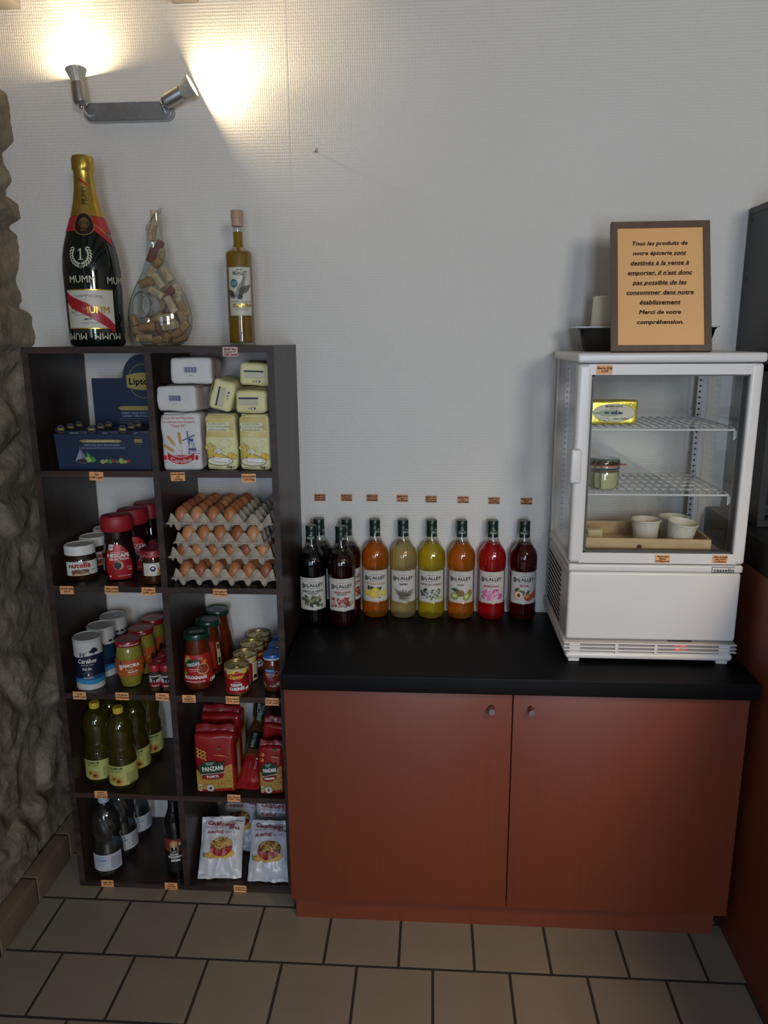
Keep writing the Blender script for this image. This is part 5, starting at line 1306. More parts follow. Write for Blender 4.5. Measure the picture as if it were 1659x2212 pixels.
for k, (x, y, l, r) in enumerate(((-.4585, 2.018, 'nearest of the blue-lidded pesto jars', 0), (-.4565, 2.082, 'second blue-lidded pesto jar back from the shelf edge', -.5), (-.4560, 2.146, 'third blue-lidded pesto jar back from the shelf edge', .5), (-.4560, 2.210, 'rearmost blue-lidded pesto jar', .3))):
    if k == 0: pe.location = (x, y, Z2); pe['label'] = l; pe['group'] = 'pesto jars'
    else: copy_thing(pe, l, (x, y, Z2), r)

# ------------------------------------------------------------------ sunflower oil, row 1 left
Z1 = FZ[1] + .0004
oi = thing('oil_bottle', '', 'bottle')
def feet(z, a): return 1 + (.05 * cos(5 * a) * max(0, 1 - z / .016) if z < .016 else 0)
OPr = [(.030, 0), (.038, .003), (.0435, .010), (.0455, .020)] + [(.0455, .024), (.0455, .088)] + [(.0462, .093), (.0450, .097), (.0462, .101), (.0450, .105), (.0462, .109), (.0448, .113), (.0440, .120), (.0405, .132), (.0385, .140), (.0400, .146), (.0395, .149), (.0418, .155), (.0412, .158), (.0436, .164), (.0430, .167), (.0448, .173), (.0442, .177), (.0452, .183), (.0445, .190), (.0430, .202), (.0385, .216), (.0300, .229), (.0210, .238), (.0140, .244), (.0130, .250)]
g = G(); g.lathe([(max(.0005, r - .0012), z + .0010) for r, z in OPr], liquid('sunflower_oil', '#dccf62', .55, .14, 1.4), 40, rib=feet); g.build('oil', oi)
g = G(); g.lathe(OPr, thin_glass('oil_plastic', '#e6e7cf', 1.8, .04, 1.5), 40, rib=feet, cap=False); g.build('plastic_body', oi)
g = G(); g.lathe([(.0160, .243), (.0162, .245), (.0162, .258), (.0150, .2605), (.0005, .2605)], M('#c2ad22', .45), 60, rib=lambda z, a: 1 + (.02 * sin(30 * a) if .245 < z < .257 else 0)); g.build('cap', oi)
P = Print(); OLB = M('#b3b46a', .5); P.rect(-.068, .023, .068, .087, OLB); P.text('CLAIROR', -.018, .0795, .0082, M('#1f5a2a', .5), w=.046, bold=.0006); P.text('Huile de tournesol', -.018, .0705, .0042, M('#2d4a20', .5), w=.040, bold=.0002); P.line([(-.040, .064), (.004, .064)], .0006, GR); P.line([(-.034, .0615), (0, .0615)], .0006, GR)
for q in range(14): a = q * 2 * PI / 14; P.ell(-.010 + .0085 * cos(a), .039 + .0085 * sin(a), .0055, .0024, M('#b98a3a', .5), 8, rot=a); P.ell(-.024 + .006 * cos(a), .046 + .006 * sin(a), .004, .002, M('#b98a3a', .5), 8, rot=a)
P.ell(-.010, .039, .0052, .0052, M('#4a2a12', .6), 14); P.ell(-.024, .046, .0034, .0034, M('#4a2a12', .6), 12); P.fine(.014, .034, .044, .066, 9, M('#6f7440', .5), .0008); P.rect(.022, .026, .044, .031, M('#5a5f38', .5))
P.build('front_label', oi, rev([(.0457, 0), (.0457, .2)], -.16), .005)
kk = 0
OPS = [(-1.012, 2.026, 'front left'), (-.929, 2.028, 'front right'), (-1.008, 2.118, 'second row, left'), (-.924, 2.118, 'second row, right'), (-.918, 2.200, 'rear row, right'), (-1.004, 2.208, 'rear row, left')]
OPS = [(-1.012, 2.022, 'front left'), (-.930, 2.024, 'front right'), (-1.004, 2.106, 'second row on the left'), (-.922, 2.108, 'second row on the right'), (-.917, 2.186, 'third row on the right')]
OPS = [(-1.0150, 2.037, 'front left of the group'), (-.930, 2.009, 'front right of the group'), (-1.0125, 2.129, 'left of the second row'), (-.924, 2.100, 'right of the second row'), (-.915, 2.190, 'right of the third row'), (-1.010, 2.214, 'left of the third row')]
for k, (x, y, l) in enumerate(OPS):
    l = 'yellow-capped sunflower oil bottle, %s' % l
    oi.scale = (.93, .93, 1)
    if k == 0: oi.location = (x, y, Z1); oi['label'] = l; oi['group'] = 'sunflower oil bottles'
    else: copy_thing(oi, l, (x, y, Z1), (0, 0, .3, .5, .7, .2)[k])

# ------------------------------------------------------------------ pasta, row 1 right
def pillow(w, h, d, seed, wr=.003, seal=.06, base=0.0, top=1.0, bend=0.0):
    """front/back surface of a filled bag: u in [-.5,.5], v in [0,1] -> point; side +1 front"""
    def f(u, v, side, off=0.0):
        e = (1 - abs(2 * u) ** 3.2) ; e = max(0, e) ** .6
        q = min(1, max(0, (v - seal) / (.5 * (1 - seal)))) if v < .5 else min(1, max(0, (1 - seal - v) / (.5 - seal)))
        k = e * (q ** (.42 + base * (v < .5))) 
        wv = w * (1 + .05 * (1 - q)) 
        x = wv * u * (1 - .07 * k); z = h * v
        n3 = noise.noise_vector(Vector((u * 5 + seed, v * 6, seed * 1.7 + side)))
        n4 = noise.noise_vector(Vector((u * 16 + seed, v * 5, seed)))
        y = -side * (d / 2 * k + off) + n3.x * wr * 1.5 + n4.y * wr * (.4 + (1 - q)) + bend * (v - .5) ** 2
        return (x + n3.y * wr * .5, y, z + n3.z * wr)
    return f
def bag(name_part, parent, f, mat, back=None, nu=22, nv=30):
    g = G(); g.grid(lambda a, b: f(a - .5, b, 1), nu, nv, mat); g.grid(lambda a, b: f(a - .5, b, -1), nu, nv, back or mat, True)
    return g.build(name_part, parent, 60)
PRD = M('#8d1a1c', .25, coat=.35); PRD2 = M('#7a1518', .3, coat=.3)
NOOD = plain_noise('pasta_spirals', '#8a6a2c', '#bb9648', 130, .5, .6, .002)
def pasta(label, loc, rot, seed, kind='TORTI', w=.122, h=.205, d=.072, group='packets of pasta'):
    t = thing('pasta_packet', label, 'pasta packet', loc, group=group, rot=rot)
    g = G(); g.rbox(-w / 2, -d / 2, 0, w / 2, d / 2, h * .93, .012, PRD, n=3, jig=.005, res=8, seed=seed, puff=.004)
    for s_ in (-1, 1): g.grid(lambda a, b: ((a - .5) * w * .92, (.004 * s_ + d * .30 * (1 - b) * s_ * (1 - .5 * (1 - b))) + .003 * noise.noise(Vector((a * 8, b * 3, seed))), h * (.90 + .13 * b) - .006 * abs(sin(a * 5 + seed)) * b), 14, 5, PRD2, s_ > 0)
    b = g.build('plastic_wrap', t, 60)
    P = Print(); k = w / .122; GRN = M('#17402e', .45)
    P.poly([(-.054 * k, .008), (.054 * k, .012), (.054 * k, .100), (.034 * k, .092), (.010 * k, .050), (-.030 * k, .052), (-.054 * k, .080)], NOOD)
    r = random.Random(seed)
    for q in range(70):
        x, y = r.uniform(-.050, .050) * k, r.uniform(.012, .085)
        if y > .050 and abs(x) < .034 * k: continue
        a = r.uniform(0, PI); L = .006
        if kind == 'TORTI': P.line([(x - L * cos(a) + .0016 * (j % 2), y + L * (j / 2.5 - 1) * sin(a)) if False else (x + L * (j / 2.5 - 1) * cos(a) + (.0013 if j % 2 else -.0013) * sin(a), y + L * (j / 2.5 - 1) * sin(a) - (.0013 if j % 2 else -.0013) * cos(a)) for j in range(6)], .0018, M(('#c09a48', '#a98238')[q % 2], .5))
        else: P.ring(x, y, .0028, .0028, .0013, M(('#c09a48', '#a98238')[q % 2], .5), 8)
    P.poly([(-.048 * k, .012), (.052 * k, .020), (.052 * k, .012), (-.048 * k, .006)], PRD)
    if kind == 'TORTI':
        for q in range(3): P.line([(-.045 * k + .010 * q + (.003 if j % 2 else -.003), .150 - .006 * j - .004 * q) for j in range(6)], .0035, M('#c09a48', .5))
    else:
        for (x, y) in ((-.036 * k, .135), (-.040 * k, .118)): P.ell(x, y, .006, .006, M('#c09a48', .5), 12); P.ell(x - .002, y + .001, .0035, .0035, PRD, 10)
    P.line([(.002, .130), (.030 * k, .127), (.050 * k, .120)], .0010, M('#b98a4a', .5)); P.ell(.022 * k, .1285, .012, .0022, M('#b98a4a', .5), 10, rot=-.1); P.ell(.018 * k, .150, .007, .004, M('#5a5a2a', .5), 8)
    P.poly([(-.044 * k, .066), (.030 * k, .076), (.032 * k, .108), (.008 * k, .104), (.006 * k, .112), (-.030 * k, .106), (-.030 * k, .100), (-.046 * k, .096)], GRN); P.poly([(-.040 * k, .063), (.032 * k, .073), (.032 * k, .0745), (-.040 * k, .0645)], WHT)
    P.poly([(-.038 * k, .060), (.030 * k, .071), (.026 * k, .056), (.004, .050), (-.024 * k, .048), (-.036 * k, .050)], PRD)
    P.text('PANZANI', -.004 * k, .086, .0150 * (.5 + .5 * k), WHT, w=.062 * k, rot=.14, bold=.0005); P.text('SEMOULIER', -.012 * k, .1035, .0036, WHT, w=.026 * k, rot=.12); P.text('PASTIER', -.012 * k, .0985, .0036, WHT, w=.018 * k, rot=.12)
    P.text(kind, -.006 * k, .0590, .0085 if len(kind) < 7 else .006, WHT, w=(.036 if len(kind) < 7 else .050) * k, rot=.12, bold=.0005)
    P.ell(-.014 * k, .020, .0115, .0115, M('#c8c8c4', .5), 20); P.ring(-.014 * k, .020, .009, .009, .0005, NAVY); P.poly([(-.020 * k, .017), (-.013 * k, .026), (-.009 * k, .022), (-.010 * k, .014)], M('#2a2a34', .5))
    P.rect(-.048 * k, .010, -.039 * k, .032, M('#c8c8c4', .5)); P.rect(-.047 * k, .012, -.041 * k, .018, M('#c07a3a', .5)); P.rect(-.047 * k, .019, -.041 * k, .027, M('#3f8a4a', .5))
    P.build('front_print', b, lambda u, v, o: (u, -d / 2 - o - .004 * (1 - (2 * u / w) ** 2) * (1 - (2 * v / h / .93 - 1) ** 2), v), .012, .02, base=.0028, eps=.00006)
    P = Print(); P.rect(-.022, .04, .022, .150, NOOD); P.rect(-.012, .05, .010, .13, M('#b5b3a8', .5)); P.fine(-.010, .052, .008, .125, 12, M('#5a5a55', .5), .0008, seed)
    P.build('side_print', b, lambda u, v, o: (w / 2 + .0005 + o, u, v), None, .02, base=.0030)
    return t
pasta('upright red packet of spiral pasta at the front left of the pasta compartment', (-.6400, 2.020, Z1), (0, 0, .03), 2)
pasta('upright red packet of spiral pasta standing behind the front one', (-.6440, 2.108, Z1), (0, 0, -.02), 4, h=.222)
pasta('upright red packet of elbow pasta at the cabinet side', (-.4690, 2.008, Z1), (0, 0, .0), 6, 'COQUILLETTES', w=.074, h=.165, d=.050)
pasta('upright red packet of elbow pasta behind the front elbow packet', (-.4695, 2.078, Z1), (0, 0, .0), 8, 'COQUILLETTES', w=.074, h=.205, d=.052)
FILM = thin_glass('clear_film', '#c9c2bd', 2.4, .12, 1.5)
SPG = plain_noise('spaghetti', '#8a6238', '#a67a45', 90, .5, .5, .002, 0, (14, 14, 1))
def lying_pasta(label, loc, rot, seed):
    t = thing('spaghetti_packet', label, 'pasta packet', loc, group='lying packets of long pasta', rot=rot)
    f = pillow(.064, .245, .038, seed, .0035, .10)
    g = G()
    g.grid(lambda a, b: f(a - .5, b * .42, 1), 14, 14, PRD); g.grid(lambda a, b: f(a - .5, b * .42, -1), 14, 14, PRD, True)
    g.grid(lambda a, b: f(a - .5, .42 + b * .58, 1), 14, 18, SPG); g.grid(lambda a, b: f(a - .5, .42 + b * .58, -1), 14, 18, SPG, True)
    b = g.build('plastic_wrap', t, 70)
    P = Print(); mf = lambda u, v, o: f(u / .064, v / .245, 1, o)
    P.rect(-.024, .120, .016, .180, M('#0f241d', .4)); P.text('PANZANI', -.010, .150, .013, M('#a9b4ae', .5), w=.050, rot=PI / 2, bold=.0003); P.rect(.0165, .120, .028, .180, PRD); P.text('SPAGHETTI', .022, .150, .005, M('#c9a0a0', .5), w=.040, rot=PI / 2)
    P.text('FACILE', .012, .070, .006, M('#d9b0ae', .5), w=.024, rot=PI / 2); P.line([(-.004, .060), (-.004, .082)], .0007, M('#d9b0ae', .5)); P.ell(.014, .088, .0035, .002, WHT, 8, rot=.5)
    P.build('front_print', b, mf, .006, .010, base=.0024)
    g = G(); f2 = lambda u, v: f(u, v, 1, .0012); g.grid(lambda a, b: f2(a - .5, .42 + .58 * b), 12, 16, FILM); g.build('clear_film', t, 60)
    return t
LR = (Matrix.Rotation(-.03, 3, 'Z') @ Matrix.Rotation(-1.02, 3, 'X')).to_euler()
lying_pasta('red and clear packet of long pasta slumped at the front beside the spiral pasta', (-.5420, 1.984, Z1 + .015), LR[:], 3)
LR2 = (Matrix.Rotation(-.02, 3, 'Z') @ Matrix.Rotation(-.42, 3, 'X')).to_euler()
lying_pasta('red and clear packet of long pasta slumped behind the front slumped one', (-.5400, 2.145, Z1 + .015), LR2[:], 5)

# ------------------------------------------------------------------ vinegar, balsamic, peanuts, bottom row
Z0 = FZ[0] + .0004
vi = thing('white_vinegar_bottle', '', 'bottle')
VP = [(.030, 0), (.039, .004), (.0440, .014), (.0455, .028), (.0455, .094), (.0450, .098), (.0420, .112), (.0400, .125), (.0405, .132), (.0440, .146), (.0462, .162), (.0462, .178), (.0440, .198), (.0385, .216), (.0290, .231), (.0180, .241), (.0140, .246), (.0135, .254)]
vp2 = []
for a, b in zip(VP, VP[1:]):
    for k in range(2): vp2.append((a[0] + (b[0] - a[0]) * k / 2, a[1] + (b[1] - a[1]) * k / 2))
vp2.append(VP[-1])
rb = lambda z, a: feet(z, a) * (1 + (.022 * sin(14 * a + z * 120) if .135 < z < .225 else 0) + (.014 * sin(z * 700) if .098 < z < .135 or .030 < z < .094 and False else 0))
VPL = thin_glass('vinegar_plastic', '#dfe3e6', 3.0, .05, 1.5)
g = G(); g.lathe(vp2, VPL, 84, rib=rb, cap=False); g.build('plastic_body', vi, 180)
g = G(); g.lathe([(max(.0005, r - .002), z + .0015) for r, z in VP[:-4]], liquid('white_vinegar', '#f6f8f8', .93, .02), 36, rib=feet); g.build('vinegar', vi)
g = G(); g.lathe([(.0165, .250), (.0168, .252), (.0168, .266), (.0150, .268), (.0005, .268)], M('#aab2bd', .4), 40, rib=lambda z, a: 1 + (.02 * sin(24 * a) if .252 < z < .264 else 0)); g.build('cap', vi)
P = Print(); VL = M('#b5b9bf', .5); P.rect(-.050, .034, .050, .090, VL); P.text('VINAIGRE', -.016, .071, .0070, M('#5f84a8', .5), w=.034, bold=.0004); P.ell(-.016, .081, .012, .004, M('#7fa6c4', .5), 12); P.text("D'ALCOOL", -.016, .0615, .0045, M('#5f84a8', .5), w=.028); P.text('BLANC', -.018, .054, .0055, M('#5f84a8', .5), w=.020); P.rect(.014, .040, .044, .084, M('#8d8c9a', .5)); P.fine(.015, .041, .043, .083, 14, VL, .0009); P.text('1L', .006, .037, .004, BLK)
P.build('front_label', vi, rev([(.0459, 0), (.0459, .2)], -.22), .005)
for k, (x, y, l, r) in enumerate(((-1.003, 2.012, 'nearest of the clear white vinegar bottles', 0), (-.995, 2.106, 'second clear white vinegar bottle from the front', .45), (-.985, 2.200, 'rearmost clear white vinegar bottle', .6))):
    if k == 0: vi.location = (x, y, Z0); vi['label'] = l; vi['group'] = 'white vinegar bottles'
    else: copy_thing(vi, l, (x, y, Z0), r)
ba = thing('balsamic_bottle', '', 'bottle')
BAP = [(.029, 0), (.032, .003), (.0325, .012), (.0325, .165), (.0315, .180), (.027, .198), (.0195, .216), (.015, .232), (.0135, .262)]
g = G(); g.lathe(BAP, M('#07060a', .06, coat=.9), 40); g.build('glass_body', ba)
g = G(); g.lathe([(.0150, .255), (.0152, .256), (.0152, .284), (.014, .2865), (.0005, .2865)], M('#141216', .4), 32); g.build('cap', ba)
P = Print(); P.rect(-.050, .096, .050, .138, M('#7a2f24', .5)); P.rect(-.050, .024, .050, .096, M('#0f0d0f', .5)); P.ell(-.004, .122, .0125, .0125, M('#8a6a48', .5), 20); P.ell(-.002, .122, .0100, .0105, M('#b99a6a', .5), 20); P.ring(-.010, .120, .014, .012, .0012, M('#5a3a24', .5)); P.rect(.012, .114, .019, .126, M('#c7b283', .5)); P.ell(.017, .108, .006, .008, M('#2a2622', .5), 12)
P.frame(-.014, .092, .008, .112, .0007, WHT); P.rect(-.0125, .094, .0065, .111, M('#0f0d0f', .5)); P.rect(-.004, .104, -.0005, .110, WHT); P.text('Ligne', -.003, .098, .005, WHT, w=.012, shear=.3)
P.text('VINAIGRE', -.004, .0865, .0056, WHT, w=.026, bold=.0002); P.text('BALSAMIQUE', .0, .0785, .0066, WHT, w=.042, bold=.0004); P.text('DE MODÈNE', -.003, .0715, .0035, WHT, w=.020); P.rect(-.014, .063, -.002, .068, WHT); P.rect(-.001, .063, .014, .068, WHT)
P.build('front_label', ba, rev([(.0327, 0), (.0327, .3)], -.1), .004)
ba.location = (-.7895, 2.020, Z0); ba['label'] = 'front dark bottle of balsamic vinegar beside the middle divider'; ba['group'] = 'balsamic vinegar bottles'
copy_thing(ba, 'dark balsamic vinegar bottle standing behind the front one', (-.792, 2.100, Z0), .4)

BWH = plain_noise('white_snack_bag', '#b9bdc6', '#c6cad2', 14, .3, .35, .006)
def peanuts(label, loc, rot, seed, w=.135, h=.195, d=.045):
    t = thing('peanut_bag', label, 'snack bag', loc, group='bags of peanuts', rot=rot)
    f = pillow(w, h, d, seed, .0045, .075); b = bag('plastic_bag', t, f, BWH)
    mf = lambda u, v, o: f(u / w, v / h, 1, o)
    PUR = M('#8f2438', .5); P = Print()
    P.text('Simply', -.030, .176, .007, M('#3d5648', .5), w=.026, shear=.4, rot=.05)
    P.text('Cacahuètes', -.006, .157, .0125, PUR, w=.082, shear=.35, rot=-.06, bold=.0005); P.line([(.020, .160), (.040, .166), (.062, .160)], .0016, PUR)
    P.text('GRILLÉES À SEC', -.032, .146, .0044, M('#b06a78', .5), w=.036); P.text('SALÉES', .004, .1455, .0044, M('#8d8791', .5), w=.022); P.text('FINA', .038, .143, .0085, M('#6d2a3c', .5), w=.030, bold=.0004)
    P.text('Arachidi', -.024, .132, .0105, PUR, w=.050, shear=.35, bold=.0004); P.text('TOSTATE', .024, .130, .006, M('#8f7480', .5), w=.030)
    P.ell(.002, .070, .044, .016, M('#c9a24a', .6), 24); P.ell(.002, .096, .036, .017, M('#5f3d1c', .6), 28)
    r = random.Random(seed + 4)
    for q in range(60):
        a = r.uniform(0, 2 * PI); k = math.sqrt(r.random()); P.ell(.002 + .032 * k * cos(a), .098 + .014 * k * sin(a), .0058, .0026, M(('#b88f4c', '#a37a3a', '#caa560')[q % 3], .6), 8, rot=r.uniform(0, PI))
    bw = [(.002 + .037 * cos(PI + PI * i / 14), .090 + .030 * sin(PI + PI * i / 14)) for i in range(15)]
    P.poly(bw + [(.030, .086), (.002, .081), (-.026, .086)], M('#8f1f1c', .4))
    for (x, y) in ((-.038, .062), (-.030, .060), (-.022, .063), (-.034, .068), (-.044, .066)): P.ell(x, y, .0065, .0048, M('#b8863a', .6), 12, rot=x * 60); P.ell(x, y, .004, .0028, M('#d0a860', .6), 10, rot=x * 60)
    P.ell(-.050, .066, .004, .009, GR, 8, rot=.4)
    P.build('front_print', b, mf, .008, .008, base=.0022, eps=.00006)
    return t
tl = -.62
peanuts('white peanut bag leaning back at the front left of its compartment', (-.648, 1.990, Z0 + .006), (-.70, .02, .10), 1, w=.128, h=.178)
peanuts('white peanut bag leaning back at the front right, partly behind the cabinet', (-.4945, 1.984, Z0 + .006), (-.66, .0, .03), 2, w=.122, h=.175)
peanuts('white peanut bag slumped behind the front left bag', (-.632, 2.125, Z0 + .008), (-.75, .0, -.10), 3, w=.125, h=.17)
peanuts('white peanut bag standing behind the front right bag', (-.4950, 2.105, Z0 + .004), (-.42, -.02, .04), 7, w=.122, h=.200)

# ------------------------------------------------------------------ syrup bottles on the worktop
ZC = .8004
SYP = [(.032, 0), (.0375, .003), (.0408, .010), (.0422, .020), (.0422, .054), (.0405, .057), (.0405, .159), (.0422, .162), (.0426, .182), (.0427, .195), (.0408, .207), (.0365, .218), (.0300, .228), (.0240, .237), (.0205, .246), (.0180, .258), (.0164, .274)]
sy2 = []
for a, b in zip(SYP, SYP[1:]):
    n_ = max(1, int((b[1] - a[1]) / .006)); 
    for k in range(n_): sy2.append((a[0] + (b[0] - a[0]) * k / n_, a[1] + (b[1] - a[1]) * k / n_))
sy2.append(SYP[-1])
def srib(z, a):
    w = 0
    if .012 < z < .053: w = min(1, (z - .012) / .006, (.053 - z) / .004)
    elif .163 < z < .236: w = min(1, (z - .163) / .006, (.236 - z) / .02)
    return 1 - .045 * w * (1 - abs(sin(11 * a)) ** .5) if w > 0 else 1
CAPG = M('#0f2a20', .35, coat=.2); SLAB = M('#c4c1ba', .5); RIMG = thin_glass('ribbed_glass', '#eef0ee', 1.7, .03)
LIQ = {}
def syrup(name, flavour, fcol, hexc, art, loc, label, lvl=.243, dens=(.35, .30), yaw=0.0, capyaw=.5, pt=None):
    t = thing('syrup_bottle', label, 'bottle', loc, yaw, 'syrup bottles lined up on the worktop')
    if hexc not in LIQ: LIQ[hexc] = liquid('syrup_' + hexc.strip('#'), hexc, *dens)
    g = G(); pr = [(max(.0005, r - .0016), z + .0016) for r, z in sy2 if z + .0016 < lvl]
    pr = [(.0005, pr[0][1])] + pr + [(.0005, pr[-1][1])]
    g.lathe(pr, LIQ[hexc], 72, rib=srib, cap=False); g.build('syrup', t, 30)
    g = G(); g.lathe(sy2, RIMG, 72, rib=srib, cap=False); g.build('glass_body', t, 30)
    g = G(); g.lathe([(.0168, .259), (.0170, .260), (.0166, .290), (.0160, .2925), (.0166, .295), (.0166, .306), (.0150, .3095), (.0005, .3098)], CAPG, 36); cp = g.build('screw_cap', t)
    P = Print(); P.text('BIGALLET', 0, .274, .0075, M('#a9b5a8', .5), w=.024, bold=.0002); P.poly([(-.006, .281), (0, .284), (.006, .281)], M('#a9b5a8', .5)); P.build('cap_print', cp, rev([(.0169, 0), (.0169, .4)], capyaw), .003)
    P = Print(); P.rect(-.0455, .0575, .0455, .1575, SLAB); P.frame(-.0425, .0605, .0425, .1545, .0004, M('#6a6a66', .5)); P.rect(-.010, .1525, .010, .1560, SLAB)
    P.text('SIROP', 0, .1530, .0030, BLK, w=.014)
    P.line([(-.016, .1400), (-.006, .1465), (-.002, .1440), (.003, .1470), (.008, .1440), (.014, .1445), (.022, .1400)], .0006, BLK); P.line([(-.008, .143), (-.004, .1445), (0, .1425), (.006, .1445)], .0008, BLK)
    P.text('B', -.0295, .1325, .0150, BLK, w=.008, bold=.0006); P.text('IG', -.0190, .1335, .0088, BLK, w=.0115, bold=.0004); P.rect(-.0155, .1235, -.0140, .130, BLK); P.text('ALLET', .0110, .1345, .0095, BLK, w=.041, bold=.0005)
    P.text('Depuis 1872', .004, .1255, .0045, M('#4f4f4a', .5), w=.032, shear=.35)
    fl = flavour.split('|'); z = .1150 if len(fl) == 1 else .1155
    if len(fl) > 1: P.text(fl[0], .0, .1185, .0028, M(fcol, .5), w=.014)
    P.text(fl[-1], 0, z if len(fl) == 1 else .1120, .0066, M(fcol, .5), wmax=.068, bold=.0004)
    art(P)
    P.ring(.0335, .0985, .0070, .0070, .0003, M('#8a8a84', .5)); P.ring(-.035, .0685, .0045, .0050, .0003, M('#8a8a84', .5)); P.text('1L', .0370, .0640, .0050, M('#4f4f4a', .5))
    P.build('front_label', t, rev([(.0407, 0), (.0407, .3)], yaw * 0), .0045, None, base=.0004, eps=.00005)
    return t
def blob(P, r, n, x0, x1, y0, y1, cols, s, fl=.6):
    for q in range(n): P.ell(r.uniform(x0, x1), r.uniform(y0, y1), s * r.uniform(.6, 1.2), s * fl * r.uniform(.6, 1.1), M(cols[q % len(cols)], .5), 9, rot=r.uniform(0, PI))
def leafy(P, r, n, x0, x1, y0, y1, cols, s):
    for q in range(n):
        x, y, a = r.uniform(x0, x1), r.uniform(y0, y1), r.uniform(0, 2 * PI)
        pts = [(x + s * (cos(a) * t_ - sin(a) * w_), y + s * (sin(a) * t_ + cos(a) * w_)) for t_, w_ in ((-1, 0), (-.4, .42), (.2, .42), (1, 0), (.2, -.42), (-.4, -.42))]
        P.poly(pts, M(cols[q % len(cols)], .5)); P.line([(x - s * cos(a), y - s * sin(a)), (x + s * cos(a), y + s * sin(a))], .0003, M('#20281c', .5))
def a_mint(P): r = random.Random(1); P.rect(-.016, .1065, .014, .1095, M('#3f6a50', .5)); leafy(P, r, 34, -.030, .028, .070, .098, ('#4d5a34', '#343f26', '#6a7548', '#7d8758'), .0085)
def a_gren(P): r = random.Random(2); P.rect(-.016, .1065, .014, .1095, M('#3f6a50', .5)); blob(P, r, 40, -.034, .012, .070, .098, ('#8a3038', '#a8525a', '#b57a7c'), .0042, .8); leafy(P, r, 8, .006, .028, .076, .096, ('#8d3b34', '#7a2e2c'), .008); P.ell(.026, .080, .007, .005, M('#8fa05a', .5), 10)
def a_lemon(P):
    leafy(P, random.Random(3), 5, -.022, .020, .094, .104, ('#2f3f26', '#45552f'), .009)
    for (x, y, rx, ry, a) in ((-.024, .086, .012, .0095, .4), (.000, .094, .012, .009, 0), (-.004, .080, .0145, .011, .1), (.026, .084, .0115, .0115, 0)): P.ell(x, y, rx, ry, M('#c9b13a', .5), 20, rot=a); P.ell(x - .002, y + .002, rx * .7, ry * .6, M('#d9c655', .5), 16, rot=a)
    P.ring(.026, .084, .009, .009, .0008, M('#e5dc9a', .5)); P.ell(.012, .071, .005, .002, GR, 8)
def a_fir(P):
    for k in range(7): branch(P, -.002 + .004 * k - .012, .078, -.028 + .009 * k, .100 - .002 * (k % 3), .0030, 10, M(('#4a3a32', '#4f5a3a', '#5f4a40')[k % 3], .5))
    for k in range(5): branch(P, -.010, .080 - .002 * k, .030 - .004 * k, .090 - .006 * k, .0026, 12, M(('#6a7848', '#4a3a32')[k % 2], .5))
def a_elder(P): r = random.Random(5); leafy(P, r, 18, -.030, .026, .072, .098, ('#2c352a', '#3e4a36', '#5a6a44'), .008); blob(P, r, 70, -.026, .022, .076, .097, ('#b8bbb0', '#a5a99c', '#c4c6bc', '#3a3f38'), .0030, .8); P.ell(.022, .072, .012, .004, M('#9fb06a', .5), 12)
def a_kiwi(P):
    P.poly([(-.034, .100), (-.016, .104), (.006, .096), (-.010, .088)], M('#35502c', .5)); P.ell(-.002, .088, .014, .011, M('#7a6238', .5), 20); P.ell(.030, .088, .009, .011, M('#8a7040', .5), 16)
    for (x, y, a) in ((-.019, .078, 0), (.019, .077, 1.2)): P.ell(x, y, .0135, .0110, M('#6a7a34', .5), 22, rot=a); P.ell(x, y + .001, .0115, .0090, M('#9aa83f', .5), 22, rot=a); P.ell(x, y + .001, .0060, .0038, M('#d5d6b0', .5), 16, rot=a)
def a_candy(P): r = random.Random(7); blob(P, r, 46, -.026, .030, .072, .098, ('#c46a92', '#d494b4', '#b04f80', '#d9a8c0'), .0085, .5); P.line([(.004, .072), (.001, .062)], .0006, BLK)
def a_peach(P):
    leafy(P, random.Random(8), 5, -.030, .012, .092, .103, ('#3d4f2c', '#55663a'), .009)
    P.ell(-.017, .084, .0150, .0140, M('#a8705a', .5), 22); P.ell(-.016, .084, .0130, .0120, M('#d8cbb2', .5), 22); P.ell(-.015, .084, .0055, .0065, M('#8a3a34', .5), 14)
    P.ell(.034, .085, .0095, .0120, M('#b5563a', .5), 18); P.ell(.014, .078, .0130, .0120, M('#a8402f', .5), 22); P.ell(.011, .082, .008, .006, M('#c97a4a', .5), 14, rot=.6)
YB = 2.2475
SY = [('mint', 'MENTHE VERTE', '#2f4636', '#04070a', a_mint, (-.3585, 2.166), 'front bottle of near-black mint syrup next to the shelving unit', .236, (.1, .6), .0, -.2),
      ('grenadine', 'GRENADINE', '#8f2a30', '#641022', a_gren, (-.269, 2.160), 'front bottle of dark red grenadine syrup', .238, (.30, .35), .0, .9),
      ('lemon', 'CITRON DOUX', '#b3862e', '#ffc32c', a_lemon, (-.1745, YB), 'amber lemon syrup bottle, the one with lemons on the label', .243, (.32, .26), .0, .75),
      ('fir', 'SAPIN', '#2a2a26', '#fdf0c8', a_fir, (-.0875, YB), 'pale straw fir syrup bottle, with fir twigs on the label', .246, (.32, .26), .02, .65),
      ('elder', 'FLEUR DE SUREAU', '#7d6a50', '#fff24e', a_elder, (.0, YB), 'bright yellow elderflower syrup bottle, white blossoms on the label', .243, (.32, .26), -.02, .75),
      ('kiwi', 'KIWI', '#6a6444', '#ffc62c', a_kiwi, (.092, YB), 'amber kiwi syrup bottle, with kiwis on the label', .243, (.32, .26), -.02, .15),
      ('candyfloss', 'SAVEUR|BARBAPAPA', '#8f2a4a', '#fb3038', a_candy, (.186, YB), 'bright red candyfloss syrup bottle, pink floss on the label', .243, (.35, .30), .02, .25),
      ('peach', 'PÊCHE', '#a03a4a', '#a81a1e', a_peach, (.2815, YB), 'dark red peach syrup bottle nearest the fridge', .245, (.32, .26), .12, -.1)]
mint = None
